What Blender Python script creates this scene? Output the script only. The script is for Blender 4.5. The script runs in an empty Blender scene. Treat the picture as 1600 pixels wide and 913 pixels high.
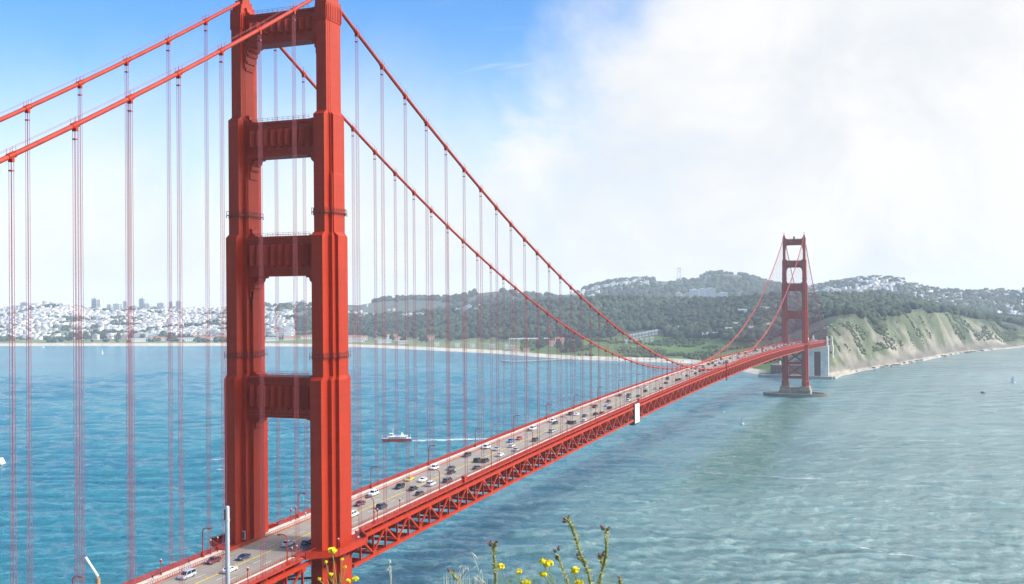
import bpy, math, random
import numpy as np
from mathutils import Vector, Matrix
random.seed(7); rng = np.random.default_rng(7)
C = bpy.context.scene.collection
SC = bpy.context.scene
R = math.radians

# ------------------------------------------------------------------ camera
CAM = Vector((164.345, -250.534, 140.526))
YAW, PIT, ROL = -0.36847, 0.005885, -0.008193
cd = bpy.data.cameras.new('camera'); cam = bpy.data.objects.new('camera', cd); C.objects.link(cam)
fw = Vector((math.sin(YAW)*math.cos(PIT), math.cos(YAW)*math.cos(PIT), math.sin(PIT)))
rt = Vector((math.cos(YAW), -math.sin(YAW), 0)); up = rt.cross(fw)
rt2 = rt*math.cos(ROL)+up*math.sin(ROL); up2 = up*math.cos(ROL)-rt*math.sin(ROL)
M = Matrix((rt2, up2, -fw)).transposed().to_4x4(); M.translation = CAM
cam.matrix_world = M
cd.sensor_width = 36; cd.lens = 36*1650.13/1600; cd.clip_start = 0.2; cd.clip_end = 60000
SC.camera = cam

# ------------------------------------------------------------------ node helper
class NT:
    def __init__(s, tree): s.t = tree; s.n = tree.nodes; s.l = tree.links
    def add(s, typ, **kw):
        nd = s.n.new(typ)
        for k, v in kw.items():
            if k == 'inp':
                for i, val in v.items():
                    sock = nd.inputs[i]
                    if hasattr(val, 'is_output') or isinstance(val, bpy.types.NodeSocket): s.l.new(val, sock)
                    else: sock.default_value = val
            else: setattr(nd, k, v)
        return nd
    def math(s, op, a, b=0.0, c=None, clamp=False):
        d = {0: a, 1: b}
        if c is not None: d[2] = c
        return s.add('ShaderNodeMath', operation=op, use_clamp=clamp, inp=d).outputs[0]
    def ramp(s, fac, stops):
        nd = s.add('ShaderNodeValToRGB'); s.l.new(fac, nd.inputs[0])
        cr = nd.color_ramp
        while len(cr.elements) < len(stops): cr.elements.new(0.5)
        for e, (p, c) in zip(cr.elements, stops):
            e.position = p; e.color = (*c, 1) if len(c) == 3 else c
        return nd.outputs[0]
    def smooth(s, v, a, b):
        nd = s.add('ShaderNodeMapRange', interpolation_type='SMOOTHSTEP', inp={0: v, 1: a, 2: b, 3: 0.0, 4: 1.0})
        return nd.outputs[0]
    def mix(s, fac, a, b, mode='MIX'):
        nd = s.add('ShaderNodeMix', data_type='RGBA', blend_type=mode)
        for i, val in ((0, fac), (6, a), (7, b)):
            if isinstance(val, bpy.types.NodeSocket): s.l.new(val, nd.inputs[i])
            else: nd.inputs[i].default_value = val if i == 0 else (*val, 1)
        return nd.outputs[2]
    def noise(s, vec, scale, detail=3, rough=0.5, dist=0.0):
        return s.add('ShaderNodeTexNoise', inp={'Vector': vec, 'Scale': scale, 'Detail': detail, 'Roughness': rough, 'Distortion': dist}).outputs['Fac']
    def mapping(s, vec, scale=(1, 1, 1), rot=(0, 0, 0)):
        return s.add('ShaderNodeMapping', inp={'Vector': vec, 'Scale': scale, 'Rotation': rot}).outputs[0]

# ------------------------------------------------------------------ world, sun, exposure
SUN_EL, SUN_AZ = R(42), R(86)          # azimuth measured from +Y towards +X : due west of the bridge
w = bpy.data.worlds.new('World'); SC.world = w; w.use_nodes = True
w.node_tree.nodes.clear(); N = NT(w.node_tree)
sky = N.add('ShaderNodeTexSky', sky_type='NISHITA', sun_disc=False, sun_elevation=SUN_EL, sun_rotation=SUN_AZ, altitude=100, air_density=1.0, dust_density=0.4, ozone_density=2.0)
hs = N.add('ShaderNodeHueSaturation', inp={'Hue': 0.507, 'Saturation': 1.36, 'Value': 1.38, 'Color': sky.outputs[0]})
bg1 = N.add('ShaderNodeBackground', inp={0: hs.outputs[0], 1: 0.15})
tc = N.add('ShaderNodeTexCoord').outputs['Generated']
sep = N.add('ShaderNodeSeparateXYZ', inp={0: tc})
dx, dy, dz = sep.outputs
lat = N.math('ADD', N.math('MULTIPLY', dx, math.cos(YAW)), N.math('MULTIPLY', dy, -math.sin(YAW)))   # grows towards the ocean side
zz = N.math('ADD', N.math('MAXIMUM', dz, 0.0), 0.16)
px = N.math('DIVIDE', dx, zz); py = N.math('DIVIDE', dy, zz)
pl = N.add('ShaderNodeCombineXYZ', inp={0: px, 1: py, 2: 0.0}).outputs[0]
n1 = N.noise(pl, 0.75, 6, 0.55, 0.35)
n2 = N.noise(tc, 5.0, 6, 0.55, 0.3)
n3 = N.noise(N.mapping(pl, (0.5, 1.3, 1), (0, 0, 0.5)), 1.6, 5, 0.6, 0.6)
edge = N.math('MULTIPLY_ADD', dz, 0.60, -0.13)                # the bank's edge leans over towards the zenith
s1 = N.math('SUBTRACT', lat, edge)
s1 = N.math('ADD', s1, N.math('MULTIPLY_ADD', n1, 0.46, -0.23))
s1 = N.math('ADD', s1, N.math('MULTIPLY_ADD', n2, 0.50, -0.25))
bank = N.smooth(s1, -0.09, 0.17)
low = N.math('MULTIPLY', N.smooth(N.math('SUBTRACT', 0.25, N.math('ADD', dz, N.math('MULTIPLY_ADD', n2, 0.16, -0.08))), 0.0, 0.20), 0.93)
wisp = N.math('MULTIPLY', N.math('MULTIPLY', N.smooth(n3, 0.44, 0.72), N.smooth(lat, -0.30, 0.05)), 0.62)
fwd = N.math('ADD', N.math('MULTIPLY', dx, math.sin(YAW)), N.math('MULTIPLY', dy, math.cos(YAW)))
bank = N.math('MULTIPLY', bank, N.smooth(fwd, -0.75, -0.15))
low = N.math('MULTIPLY', low, N.smooth(fwd, -0.45, 0.25)); wisp = N.math('MULTIPLY', wisp, N.smooth(fwd, -0.3, 0.4))
cov = N.math('MAXIMUM', bank, N.math('MAXIMUM', low, wisp))
cshade = N.smooth(N.math('ADD', N.noise(tc, 5.5, 7, 0.58, 0.5), N.math('MULTIPLY', N.math('MAXIMUM', lat, 0.0), 0.25)), 0.36, 0.66)
ccol = N.mix(cshade, (0.84, 0.88, 0.93), (1.0, 1.0, 1.0))
aur = N.add('ShaderNodeVectorMath', operation='DOT_PRODUCT', inp={0: tc, 1: Vector((0.80, 0.27, 0.53)).normalized()}).outputs['Value']   # bright fog glow added out of view near the veiled sun, filling west faces
aur = N.smooth(aur, 0.58, 1.0)
cov = N.math('MAXIMUM', cov, N.math('MULTIPLY', aur, 0.9))
bg2 = N.add('ShaderNodeBackground', inp={0: ccol, 1: N.math('MULTIPLY_ADD', aur, 5.0, 0.96)})
mx = N.add('ShaderNodeMixShader', inp={0: cov, 1: bg1.outputs[0], 2: bg2.outputs[0]})
wo = N.add('ShaderNodeOutputWorld', inp={0: mx.outputs[0]})
sd = bpy.data.lights.new('sun', 'SUN'); sd.energy = 3.3; sd.angle = R(1.5); sd.color = (1.0, 0.95, 0.87)
sun = bpy.data.objects.new('sun', sd); C.objects.link(sun); sun.location = (400, 0, 500)
sdir = Vector((math.sin(SUN_AZ)*math.cos(SUN_EL), math.cos(SUN_AZ)*math.cos(SUN_EL), math.sin(SUN_EL)))
sun.rotation_euler = sdir.to_track_quat('Z', 'Y').to_euler()
SC.view_settings.view_transform = 'Standard'; SC.view_settings.look = 'None'
SC.view_settings.exposure = 0.06; SC.view_settings.gamma = 1; SC.view_settings.use_curve_mapping = False
SC.cycles.use_denoising = True
SC.cycles.max_bounces = 5; SC.cycles.transparent_max_bounces = 6; SC.cycles.volume_bounces = 1
SC.cycles.caustics_reflective = False; SC.cycles.caustics_refractive = False
SC.cycles.sample_clamp_indirect = 4.0

# ------------------------------------------------------------------ materials
MATS = {}
def mat(name, col, rough=0.6, metal=0.0, var=0.0, scale=1.0, spec=0.5, emit=None):
    if name in MATS: return MATS[name]
    m = bpy.data.materials.new(name); m.use_nodes = True; MATS[name] = m
    n = NT(m.node_tree); b = n.n['Principled BSDF']
    b.inputs['Base Color'].default_value = (*col, 1); b.inputs['Roughness'].default_value = rough
    b.inputs['Metallic'].default_value = metal; b.inputs['Specular IOR Level'].default_value = spec
    if var:
        t = n.add('ShaderNodeTexCoord').outputs['Object']
        f = n.noise(t, scale, 4, 0.6)
        f = n.add('ShaderNodeMapRange', inp={0: f, 1: 0.3, 2: 0.7, 3: 1-var, 4: 1+var}).outputs[0]
        cc = n.mix(1.0, col, col, 'MULTIPLY')
        nd = n.add('ShaderNodeVectorMath', operation='SCALE', inp={0: col, 'Scale': f})
        n.l.new(nd.outputs[0], b.inputs['Base Color'])
    return m
def attr_mat(name, attr, rough=0.9, var=0.25, scale=0.02, extra=None):
    m = bpy.data.materials.new(name); m.use_nodes = True; MATS[name] = m
    n = NT(m.node_tree); b = n.n['Principled BSDF']; b.inputs['Roughness'].default_value = rough
    b.inputs['Specular IOR Level'].default_value = 0.15
    a = n.add('ShaderNodeVertexColor', layer_name=attr).outputs[0]
    t = n.add('ShaderNodeTexCoord').outputs['Object']
    f = n.noise(t, scale, 9, 0.75)
    f = n.add('ShaderNodeMapRange', inp={0: f, 1: 0.3, 2: 0.7, 3: 1-var, 4: 1+var}).outputs[0]
    nd = n.add('ShaderNodeVectorMath', operation='SCALE', inp={0: a, 'Scale': f})
    n.l.new(nd.outputs[0], b.inputs['Base Color'])
    return m
RED = (0.345, 0.023, 0.004)
def tower_paint():
    m = bpy.data.materials.new('riveted_red_paint'); m.use_nodes = True
    n = NT(m.node_tree); b = n.n['Principled BSDF']; b.inputs['Roughness'].default_value = 0.5; b.inputs['Specular IOR Level'].default_value = 0.2
    t = n.add('ShaderNodeTexCoord').outputs['Object']
    sp = n.add('ShaderNodeSeparateXYZ', inp={0: t}).outputs
    def lines(v, per, wdt, off=0.0):
        f = n.math('FRACT', n.math('DIVIDE', n.math('ADD', v, off), per))
        return n.math('LESS_THAN', f, wdt/per)
    seam = n.math('MAXIMUM', lines(sp[2], 3.81, 0.16), n.math('MULTIPLY', lines(sp[1], 1.07, 0.10, 0.3), 0.5))
    bro = n.noise(t, 0.12, 4, 0.6); st = n.noise(n.mapping(t, (0.9, 0.9, 0.05)), 1.0, 4, 0.65)
    f = n.math('ADD', n.math('MULTIPLY_ADD', bro, 0.30, 0.82), n.math('MULTIPLY_ADD', st, 0.55, -0.275))
    f = n.math('SUBTRACT', f, n.math('MULTIPLY', seam, 0.20))
    nd = n.add('ShaderNodeVectorMath', operation='SCALE', inp={0: RED, 'Scale': f})
    n.l.new(nd.outputs[0], b.inputs['Base Color'])
    bump = n.add('ShaderNodeBump', inp={'Strength': 0.5, 'Distance': 0.05, 'Height': n.math('SUBTRACT', bro, n.math('MULTIPLY', seam, 0.6))})
    n.l.new(bump.outputs[0], b.inputs['Normal'])
    return m
PAINT = tower_paint()
STEEL = mat('red_paint', RED, 0.5, var=0.14, scale=0.35, spec=0.2)
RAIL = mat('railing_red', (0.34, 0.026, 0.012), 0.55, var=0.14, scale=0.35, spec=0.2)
ROPE = mat('rope_red', (0.30, 0.060, 0.080), 0.6)
CONC = mat('concrete', (0.34, 0.32, 0.28), 0.85, var=0.22, scale=0.12)
CONCL = mat('pale_concrete', (0.66, 0.63, 0.56), 0.85, var=0.18, scale=0.12)
WALK = mat('sidewalk', (0.62, 0.53, 0.44), 0.85, var=0.10, scale=0.3)
YEL = mat('yellow_paint', (0.75, 0.52, 0.03), 0.6)
WHT = mat('white_paint', (0.72, 0.71, 0.68), 0.6)
GLASS = mat('dark_glass', (0.02, 0.025, 0.03), 0.08, spec=0.6)
TYRE = mat('tyre', (0.02, 0.02, 0.02), 0.8)
RIM = mat('alloy', (0.4, 0.4, 0.42), 0.35, 0.8)
HEADL = mat('lamp_glass', (0.75, 0.76, 0.78), 0.15)
TAILL = mat('tail_red', (0.45, 0.01, 0.01), 0.25)
LAMPG = mat('amber_glass', (0.72, 0.46, 0.20), 0.3)
DARK = mat('dark_steel', (0.05, 0.045, 0.045), 0.6)

# ------------------------------------------------------------------ mesh builder
class MB:
    def __init__(s): s.v = []; s.f = []; s.mi = []
    def _add(s, vs, fs, m=0):
        b = len(s.v); s.v += [tuple(p) for p in vs]
        s.f += [tuple(b+i for i in f) for f in fs]; s.mi += [m]*len(fs); return s
    def box(s, x0, x1, y0, y1, z0, z1, m=0):
        vs = [(x, y, z) for z in (z0, z1) for y in (y0, y1) for x in (x0, x1)]
        return s._add(vs, [(0, 2, 3, 1), (4, 5, 7, 6), (0, 1, 5, 4), (2, 6, 7, 3), (0, 4, 6, 2), (1, 3, 7, 5)], m)
    def bar(s, a, b, wd, ht, upv=(0, 0, 1), m=0):
        a = Vector(a); b = Vector(b); d = (b-a).normalized(); u = Vector(upv)
        sd_ = d.cross(u)
        if sd_.length < 1e-4: sd_ = d.cross(Vector((1, 0, 0)))
        sd_.normalize(); u = sd_.cross(d).normalized()
        vs = []
        for p in (a, b):
            for i, j in ((-1, -1), (1, -1), (1, 1), (-1, 1)):
                vs.append(p+sd_*(wd/2*i)+u*(ht/2*j))
        return s._add(vs, [(0, 1, 2, 3), (7, 6, 5, 4), (0, 4, 5, 1), (1, 5, 6, 2), (2, 6, 7, 3), (3, 7, 4, 0)], m)
    def tube(s, pts, rad, n=8, m=0, cap=True):
        pts = [Vector(p) for p in pts]; k = len(pts)
        rads = rad if isinstance(rad, (list, tuple)) else [rad]*k
        vs = []; prev = None
        for i, p in enumerate(pts):
            d = (pts[min(i+1, k-1)]-pts[max(i-1, 0)]).normalized()
            if prev is None:
                a = d.cross(Vector((0, 0, 1)))
                if a.length < 1e-3: a = d.cross(Vector((1, 0, 0)))
            else: a = prev-d*prev.dot(d)
            a.normalize(); prev = a; b = d.cross(a)
            for j in range(n):
                t = 2*math.pi*j/n; vs.append(p+(a*math.cos(t)+b*math.sin(t))*rads[i])
        fs = [(i*n+j, i*n+(j+1) % n, (i+1)*n+(j+1) % n, (i+1)*n+j) for i in range(k-1) for j in range(n)]
        if cap: fs += [tuple(range(n-1, -1, -1)), tuple((k-1)*n+j for j in range(n))]
        return s._add(vs, fs, m)
    def loft(s, rings, m=0, cap=True):
        n = len(rings[0]); k = len(rings); vs = [p for r in rings for p in r]
        fs = [(i*n+j, i*n+(j+1) % n, (i+1)*n+(j+1) % n, (i+1)*n+j) for i in range(k-1) for j in range(n)]
        if cap: fs += [tuple(range(n-1, -1, -1)), tuple((k-1)*n+j for j in range(n))]
        return s._add(vs, fs, m)
    def lathe(s, prof, c=(0, 0, 0), n=12, m=0):
        return s.loft([[(c[0]+r*math.cos(2*math.pi*j/n), c[1]+r*math.sin(2*math.pi*j/n), c[2]+z) for j in range(n)] for r, z in prof], m)
    def prism_xz(s, poly, y0, y1, m=0):
        return s.loft([[(x, y, z) for x, z in poly] for y in (y0, y1)], m)
    def ico(s, c, r, sq=1.0, jit=0.0, m=0):
        vs = []
        for v in ICO:
            k = r*(1+random.uniform(-jit, jit)); vs.append((c[0]+v[0]*k, c[1]+v[1]*k, c[2]+v[2]*k*sq))
        return s._add(vs, ICOF, m)
    def mesh(s, name, mats, smooth=False):
        me = bpy.data.meshes.new(name); me.from_pydata(s.v, [], s.f)
        for m in (mats if isinstance(mats, (list, tuple)) else [mats]): me.materials.append(m)
        if any(s.mi): me.polygons.foreach_set('material_index', s.mi)
        if smooth: me.polygons.foreach_set('use_smooth', [True]*len(s.f))
        me.update()
        return me
    def build(s, name, mats, parent=None, smooth=False):
        return link(name, s.mesh(name, mats, smooth), parent)
g_ = (1+5**.5)/2
ICO = [Vector(v).normalized() for v in ((-1, g_, 0), (1, g_, 0), (-1, -g_, 0), (1, -g_, 0), (0, -1, g_), (0, 1, g_), (0, -1, -g_), (0, 1, -g_), (g_, 0, -1), (g_, 0, 1), (-g_, 0, -1), (-g_, 0, 1))]
ICOF = [(0, 11, 5), (0, 5, 1), (0, 1, 7), (0, 7, 10), (0, 10, 11), (1, 5, 9), (5, 11, 4), (11, 10, 2), (10, 7, 6), (7, 1, 8), (3, 9, 4), (3, 4, 2), (3, 2, 6), (3, 6, 8), (3, 8, 9), (4, 9, 5), (2, 4, 11), (6, 2, 10), (8, 6, 7), (9, 8, 1)]
def link(name, data, parent=None):
    o = bpy.data.objects.new(name, data); C.objects.link(o)
    if parent: o.parent = parent
    return o
def empty(name, loc=(0, 0, 0), rz=0.0):
    o = link(name, None); o.location = loc; o.rotation_euler = (0, 0, rz); return o
def tag(o, label=None, cat=None, group=None, kind=None):
    for k, v in (('label', label), ('category', cat), ('group', group), ('kind', kind)):
        if v: o[k] = v
    return o
def copy_tree(o, parent=None):
    c = o.copy(); C.objects.link(c)
    if parent: c.parent = parent
    for ch in o.children: copy_tree(ch, c)
    return c
def np_mesh(name, V, F, mat_, cols=None, smooth=True):
    me = bpy.data.meshes.new(name)
    V = np.asarray(V, np.float32); F = np.asarray(F, np.int32); k = F.shape[1]
    me.vertices.add(len(V)); me.vertices.foreach_set('co', V.ravel())
    me.loops.add(F.size); me.loops.foreach_set('vertex_index', F.ravel())
    me.polygons.add(len(F)); me.polygons.foreach_set('loop_start', np.arange(0, F.size, k, dtype=np.int32))
    me.polygons.foreach_set('loop_total', np.full(len(F), k, np.int32))
    if smooth: me.polygons.foreach_set('use_smooth', np.ones(len(F), bool))
    me.materials.append(mat_)
    me.update(calc_edges=True); me.validate()
    if cols is not None:
        a = me.color_attributes.new('cover', 'FLOAT_COLOR', 'POINT')
        cc = np.ones((len(V), 4), np.float32); cc[:, :3] = cols; a.data.foreach_set('color', cc.ravel())
    return me

# ------------------------------------------------------------------ numpy value noise
_tab = rng.random((256, 256))
def vnoise(x, y):
    x = np.asarray(x, float); y = np.asarray(y, float)
    xi = np.floor(x).astype(int); yi = np.floor(y).astype(int); fx = x-xi; fy = y-yi
    fx = fx*fx*(3-2*fx); fy = fy*fy*(3-2*fy)
    a = _tab[xi & 255, yi & 255]; b = _tab[(xi+1) & 255, yi & 255]; c = _tab[xi & 255, (yi+1) & 255]; d = _tab[(xi+1) & 255, (yi+1) & 255]
    return (a*(1-fx)+b*fx)*(1-fy)+(c*(1-fx)+d*fx)*fy
def fbm(x, y, o=4):
    s = 0; a = 0.5; t = 0
    for i in range(o): s = s+a*vnoise(x*2**i+17*i, y*2**i+31*i); t += a; a *= .5
    return s/t

# ------------------------------------------------------------------ terrain tables (bearing, distance, height) worked out from image pixels and assumed distances
SHORE = [(-1.0359, 5260), (-0.8201, 3778), (-0.7175, 3533), (-0.618, 3355), (-0.5133, 3154), (-0.4294, 2835), (-0.3811, 2678), (-0.3448, 2519), (-0.3085, 2406), (-0.2484, 2327), (-0.201, 2260), (-0.1717, 2122), (-0.1428, 1969), (-0.12, 1896), (-0.075, 1910), (-0.0584, 2011), (-0.042, 2123), (-0.0204, 2250), (0.0009, 2438), (0.0322, 2753), (0.0626, 2968), (0.0825, 3130), (0.1535, 3588), (0.2985, 4805)]
RIDGE = [(-1.0358, 7159, 123.0), (-0.9134, 6318, 115.7), (-0.82, 5678, 90.3), (-0.8051, 5642, 111.2), (-0.785, 5594, 125.6), (-0.7697, 5558, 124.9), (-0.7438, 5496, 101.9), (-0.7012, 5404, 106.1), (-0.6628, 5335, 98.2), (-0.6348, 5185, 100.8), (-0.5949, 4911, 98.0), (-0.5601, 4744, 109.0), (-0.5249, 4576, 86.7), (-0.5131, 4453, 71.6), (-0.4653, 4171, 76.4), (-0.4291, 4034, 91.8), (-0.3928, 3916, 108.6), (-0.3686, 3873, 119.9), (-0.3322, 3780, 126.1), (-0.308, 3755, 130.1), (-0.2719, 3758, 135.8), (-0.2479, 3726, 132.8), (-0.2123, 3676, 125.3), (-0.1887, 3602, 127.1), (-0.1595, 3508, 126.7), (-0.1307, 3430, 134.3), (-0.1193, 3396, 140.1), (-0.0799, 3408, 137.0), (-0.0577, 3466, 138.3), (-0.0414, 3427, 135.9), (-0.0198, 3455, 131.3), (0.0014, 3543, 114.4), (0.0222, 3653, 92.7), (0.0428, 3728, 77.0), (0.0827, 3931, 51.9), (0.1536, 4289, 24.4), (0.2985, 5505, 11.0)]
BACK = [(-1.0358, 7900, 118.1), (-0.82, 6700, 94.3), (-0.6628, 6200, 98.5), (-0.6064, 6000, 110.5), (-0.5601, 5600, 123.3), (-0.513, 5400, 112.0), (-0.4891, 5600, 133.3), (-0.4652, 5600, 138.9), (-0.4291, 5600, 137.2), (-0.4048, 5600, 166.6), (-0.3806, 5600, 179.1), (-0.3624, 5600, 154.5), (-0.3322, 5800, 150.1), (-0.308, 6200, 164.5), (-0.2898, 6400, 206.8), (-0.2717, 6500, 234.2), (-0.2478, 6500, 244.4), (-0.224, 6500, 235.0), (-0.2003, 6600, 250.6), (-0.1826, 6600, 276.8), (-0.1593, 6600, 274.9), (-0.142, 6600, 246.1), (-0.1249, 6500, 204.9), (-0.0966, 6300, 175.2), (-0.0798, 6200, 191.7), (-0.0576, 6200, 218.8), (-0.0358, 6200, 229.5), (-0.0143, 6100, 210.6), (0.0015, 6000, 170.9), (0.0172, 6000, 153.1), (0.0429, 6000, 144.9), (0.0829, 6000, 149.2), (0.1538, 6000, 129.3), (0.2987, 6400, 99.3)]
FOOT = [(-1.04, 150, 3, 600, 9), (-0.62, 150, 3, 600, 9), (-0.56, 120, 3, 450, 8), (-0.40, 110, 3, 450, 8), (-0.34, 70, 4, 450, 18), (-0.25, 50, 5, 480, 24), (-0.15, 40, 5, 400, 30), (-0.11, 40, 4, 300, 45), (-0.0801, 12, 1.5, 130, 76), (-0.069, 12, 1.5, 150, 90), (-0.0579, 12, 1.5, 170, 96), (-0.0199, 11, 1.5, 180, 95), (0.0013, 11, 1.5, 190, 100), (0.0325, 11, 1.5, 190, 87), (0.0629, 12, 1.5, 180, 64), (0.0826, 12, 1.5, 170, 44), (0.1535, 12, 1.5, 170, 19), (0.2985, 12, 1.5, 170, 8)]
def col_(t, i): return [r[i] for r in t]
def itp(t, i, a): return np.interp(a, col_(t, 0), col_(t, i))
def knots(a):
    s = itp(SHORE, 1, a)+np.where(np.asarray(a) > -0.082, 46*(fbm(np.asarray(a)*130+7, np.asarray(a)*0+1.5, 3)-0.5), 0)
    k1 = s+itp(FOOT, 1, a); z1 = itp(FOOT, 2, a); k2 = s+itp(FOOT, 3, a); z2 = itp(FOOT, 4, a)
    ra = itp(RIDGE, 1, a); za = itp(RIDGE, 2, a); rb = np.maximum(itp(BACK, 1, a), ra+300); zb = itp(BACK, 2, a)
    return s, k1, z1, k2, z2, ra, za, rb, zb
def ground(a, D):
    a = np.asarray(a, float); D = np.asarray(D, float)
    s, k1, z1, k2, z2, ra, za, rb, zb = knots(a)
    vd = ra+(rb-ra)*0.42; vz = np.minimum(za, zb)*0.62
    k2 = k2+np.clip((a+0.09)/0.02, 0, 1)*(fbm(a*38+5, a*0+2.5, 3)-0.35)*260
    ds = [s-60, s, k1, k2, ra, vd, rb, rb+1500]; zs = [s*0-4, s*0+0.2, z1, z2, za, vz, zb, zb*0.4]
    z = np.full(D.shape, -4.0)
    for i in range(7):
        t = np.clip((D-ds[i])/(ds[i+1]-ds[i]), 0, 1)
        if i >= 3: t = t*t*(3-2*t) if i > 3 else t**0.85*(1-0.35*t)+0.35*t**3
        if i == 2: t = np.where(a > -0.09, 0.55*t+0.45*np.sin(t*1.5708), t)
        seg = zs[i]+(zs[i+1]-zs[i])*t
        z = np.where((D >= ds[i]) & ((D < ds[i+1]) | (i == 6)), seg, z)
    x = D*np.sin(a); y = D*np.cos(a)
    amp = np.clip(z, 0, 200)*0.07
    z = z+amp*(fbm(x/420, y/420)-0.5)*(1-np.clip((D-ra)/1200, 0, 1)*0.3)
    bl = np.clip((a+0.10)/0.03, 0, 1)*np.clip((D-k1)/30, 0, 1)*np.clip((k2+120-D)/160, 0, 1)
    z = z+bl*(z*0.27*(fbm(a*75+(D-k1)/(k2-k1)*1.6+fbm(x/90, y/90)*2.5, D/120, 4)-0.5)+24*(fbm(x/62, y/62, 4)-0.5)*np.clip(z/30, 0, 1)+np.clip(z, 0, 40)/40*5*(fbm(x/9, y/9, 2)-0.5))
    return z
def bearing(a, D): return CAM.x+np.sin(a)*D, CAM.y+np.cos(a)*D
cols = []
def build_terrain():
    A = np.concatenate([np.linspace(-1.035, -0.62, 110, endpoint=False), np.linspace(-0.62, -0.12, 200, endpoint=False), np.linspace(-0.12, 0.1, 190, endpoint=False), np.linspace(0.1, 0.297, 40)])
    s, k1, z1, k2, z2, ra, za, rb, zb = knots(A)
    T = []
    def seg(p, q, n): return [p+(q-p)*i/n for i in range(n)]
    T += seg(s-60, s, 2)+seg(s, k1, 4)+seg(k1, k2, 26)+seg(k2, k2+150, 8)+seg(k2+150, ra, 24)+seg(ra, rb, 28)+seg(rb, rb+1500, 8)+[rb+1500]
    D = np.array(T); n, m = D.shape; AA = np.repeat(A[None], n, 0)
    Z = ground(AA, D); X, Y = bearing(AA, D)
    V = np.stack([X, Y, Z], -1).reshape(-1, 3)
    i = np.arange(n-1)[:, None]*m+np.arange(m-1)[None]
    F = np.stack([i, i+1, i+m+1, i+m], -1).reshape(-1, 4)
    K = lambda c: np.array(c)[None, None]
    f1 = fbm(X/90, Y/90); wrp = fbm(X/55, Y/55, 4); f2 = 0.40*fbm(AA*90+(D-k1)/(k2-k1)*2.2+wrp*2.4, D/62+wrp*1.5, 5)+0.60*fbm(X/46+wrp, Y/46-wrp, 6); f3 = fbm(X/600, Y/600)
    col = np.zeros((n, m, 3))+K((0.045, 0.06, 0.035))
    left = np.clip((-0.50-AA)/0.08, 0, 1)[..., None]
    col = col*(1-left)+left*K((0.17, 0.18, 0.15))
    mid = ((D >= k1[None]) & (D < k2[None]+60))
    grass = K((0.085, 0.135, 0.035))*(0.7+0.7*f1[..., None])
    lawn = K((0.16, 0.19, 0.085))*(0.8+0.4*f1[..., None])
    g = np.where((AA < -0.36)[..., None], lawn, grass)
    col = np.where(mid[..., None], g, col)
    bl = ((AA > -0.125) & (D >= k1[None]-4) & (D < k2[None]+130))
    hgt = np.clip((D-k1)/(k2-k1), 0, 1.2)
    rock = np.clip((f2-0.50-0.16*(hgt-0.45))*12, 0, 1)*np.clip(1.35-hgt, 0, 1)
    rock = np.maximum(rock, np.clip((0.2-hgt)*8, 0, 1)*np.clip((f1-0.35)*6, 0, 1))
    tan = K((0.285, 0.25, 0.195))*(0.7+0.6*vnoise(X/9, Y/9)[..., None])
    brown = K((0.135, 0.12, 0.10))
    gb = K((0.082, 0.098, 0.050))*(0.40+1.1*f1[..., None])
    dry = K((0.33, 0.29, 0.13)); gb = gb+(dry-gb)*(np.clip((f3-0.52)*5, 0, 1)*0.7*np.clip(1.3-abs(AA+0.07)/0.04, 0, 1))[..., None]
    scr = np.clip((fbm(X/38, Y/38)-0.56)*10, 0, 1)[..., None]; gb = gb*(1-scr)+scr*K((0.05, 0.065, 0.035))
    tan = np.where((f3 > 0.5)[..., None], tan, tan*0.7+brown*0.3)
    cl = gb*(1-rock[..., None])+tan*rock[..., None]
    foot = np.clip((0.24-hgt)*7, 0, 1)[..., None]*np.clip((0.78-f1)*5, 0.25, 1)[..., None]; cl = cl*(1-foot)+foot*brown
    col = np.where(bl[..., None], cl, col)
    far = np.clip((D-ra)/600, 0, 1)[..., None]
    col = col*(1-far)+far*(K((0.085, 0.10, 0.075))*(0.7+0.6*f1[..., None]))
    beach = (D < k1[None]+6)
    sand = np.where((AA > -0.14)[..., None], K((0.33, 0.28, 0.21)), K((0.50, 0.44, 0.35)))
    col = np.where(beach[..., None], sand, col)
    me = np_mesh('far_shore', V, F, attr_mat('land_cover', 'cover', 0.95, 0.5, 0.035), col.reshape(-1, 3))
    o = link('terrain', me); tag(o, kind='structure')
build_terrain()

# headland under the viewpoint (falls away below the picture)
def headland_z(x, y):
    dx_, dy_ = x-CAM.x, y-CAM.y; d = np.hypot(dx_, dy_)
    f = dx_*fw.x+dy_*fw.y
    z = CAM.z-1.45-np.clip(d-2.5, 0, None)*0.56
    back = np.clip(-f, 0, 60); z = np.where(f < 0, CAM.z-1.5-np.clip(d-2.5-back*1.2, 0, None)*0.56, z)
    lat_ = dx_*rt.x+dy_*rt.y
    bump_ = np.exp(-((lat_+20.5)/6)**2-((f-40)/14)**2)*14.0
    z = z+bump_
    nz = (fbm(x/7, y/7)-0.5)*np.clip(d-1, 0, 14)*0.14
    return np.maximum(z+nz, -4)
xs = np.concatenate([np.linspace(-330, -40, 40, endpoint=False), np.linspace(-40, 80, 90, endpoint=False), np.linspace(80, 420, 40)])+CAM.x
ys = np.concatenate([np.linspace(-420, -30, 40, endpoint=False), np.linspace(-30, 80, 90, endpoint=False), np.linspace(80, 330, 40)])+CAM.y
XX, YY = np.meshgrid(xs, ys); ZZ = headland_z(XX, YY)
n_, m_ = XX.shape; ii = np.arange(n_-1)[:, None]*m_+np.arange(m_-1)[None]
hc = np.array((0.16, 0.15, 0.07))[None]*(0.5+fbm(XX/5, YY/5).reshape(-1, 1))
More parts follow.
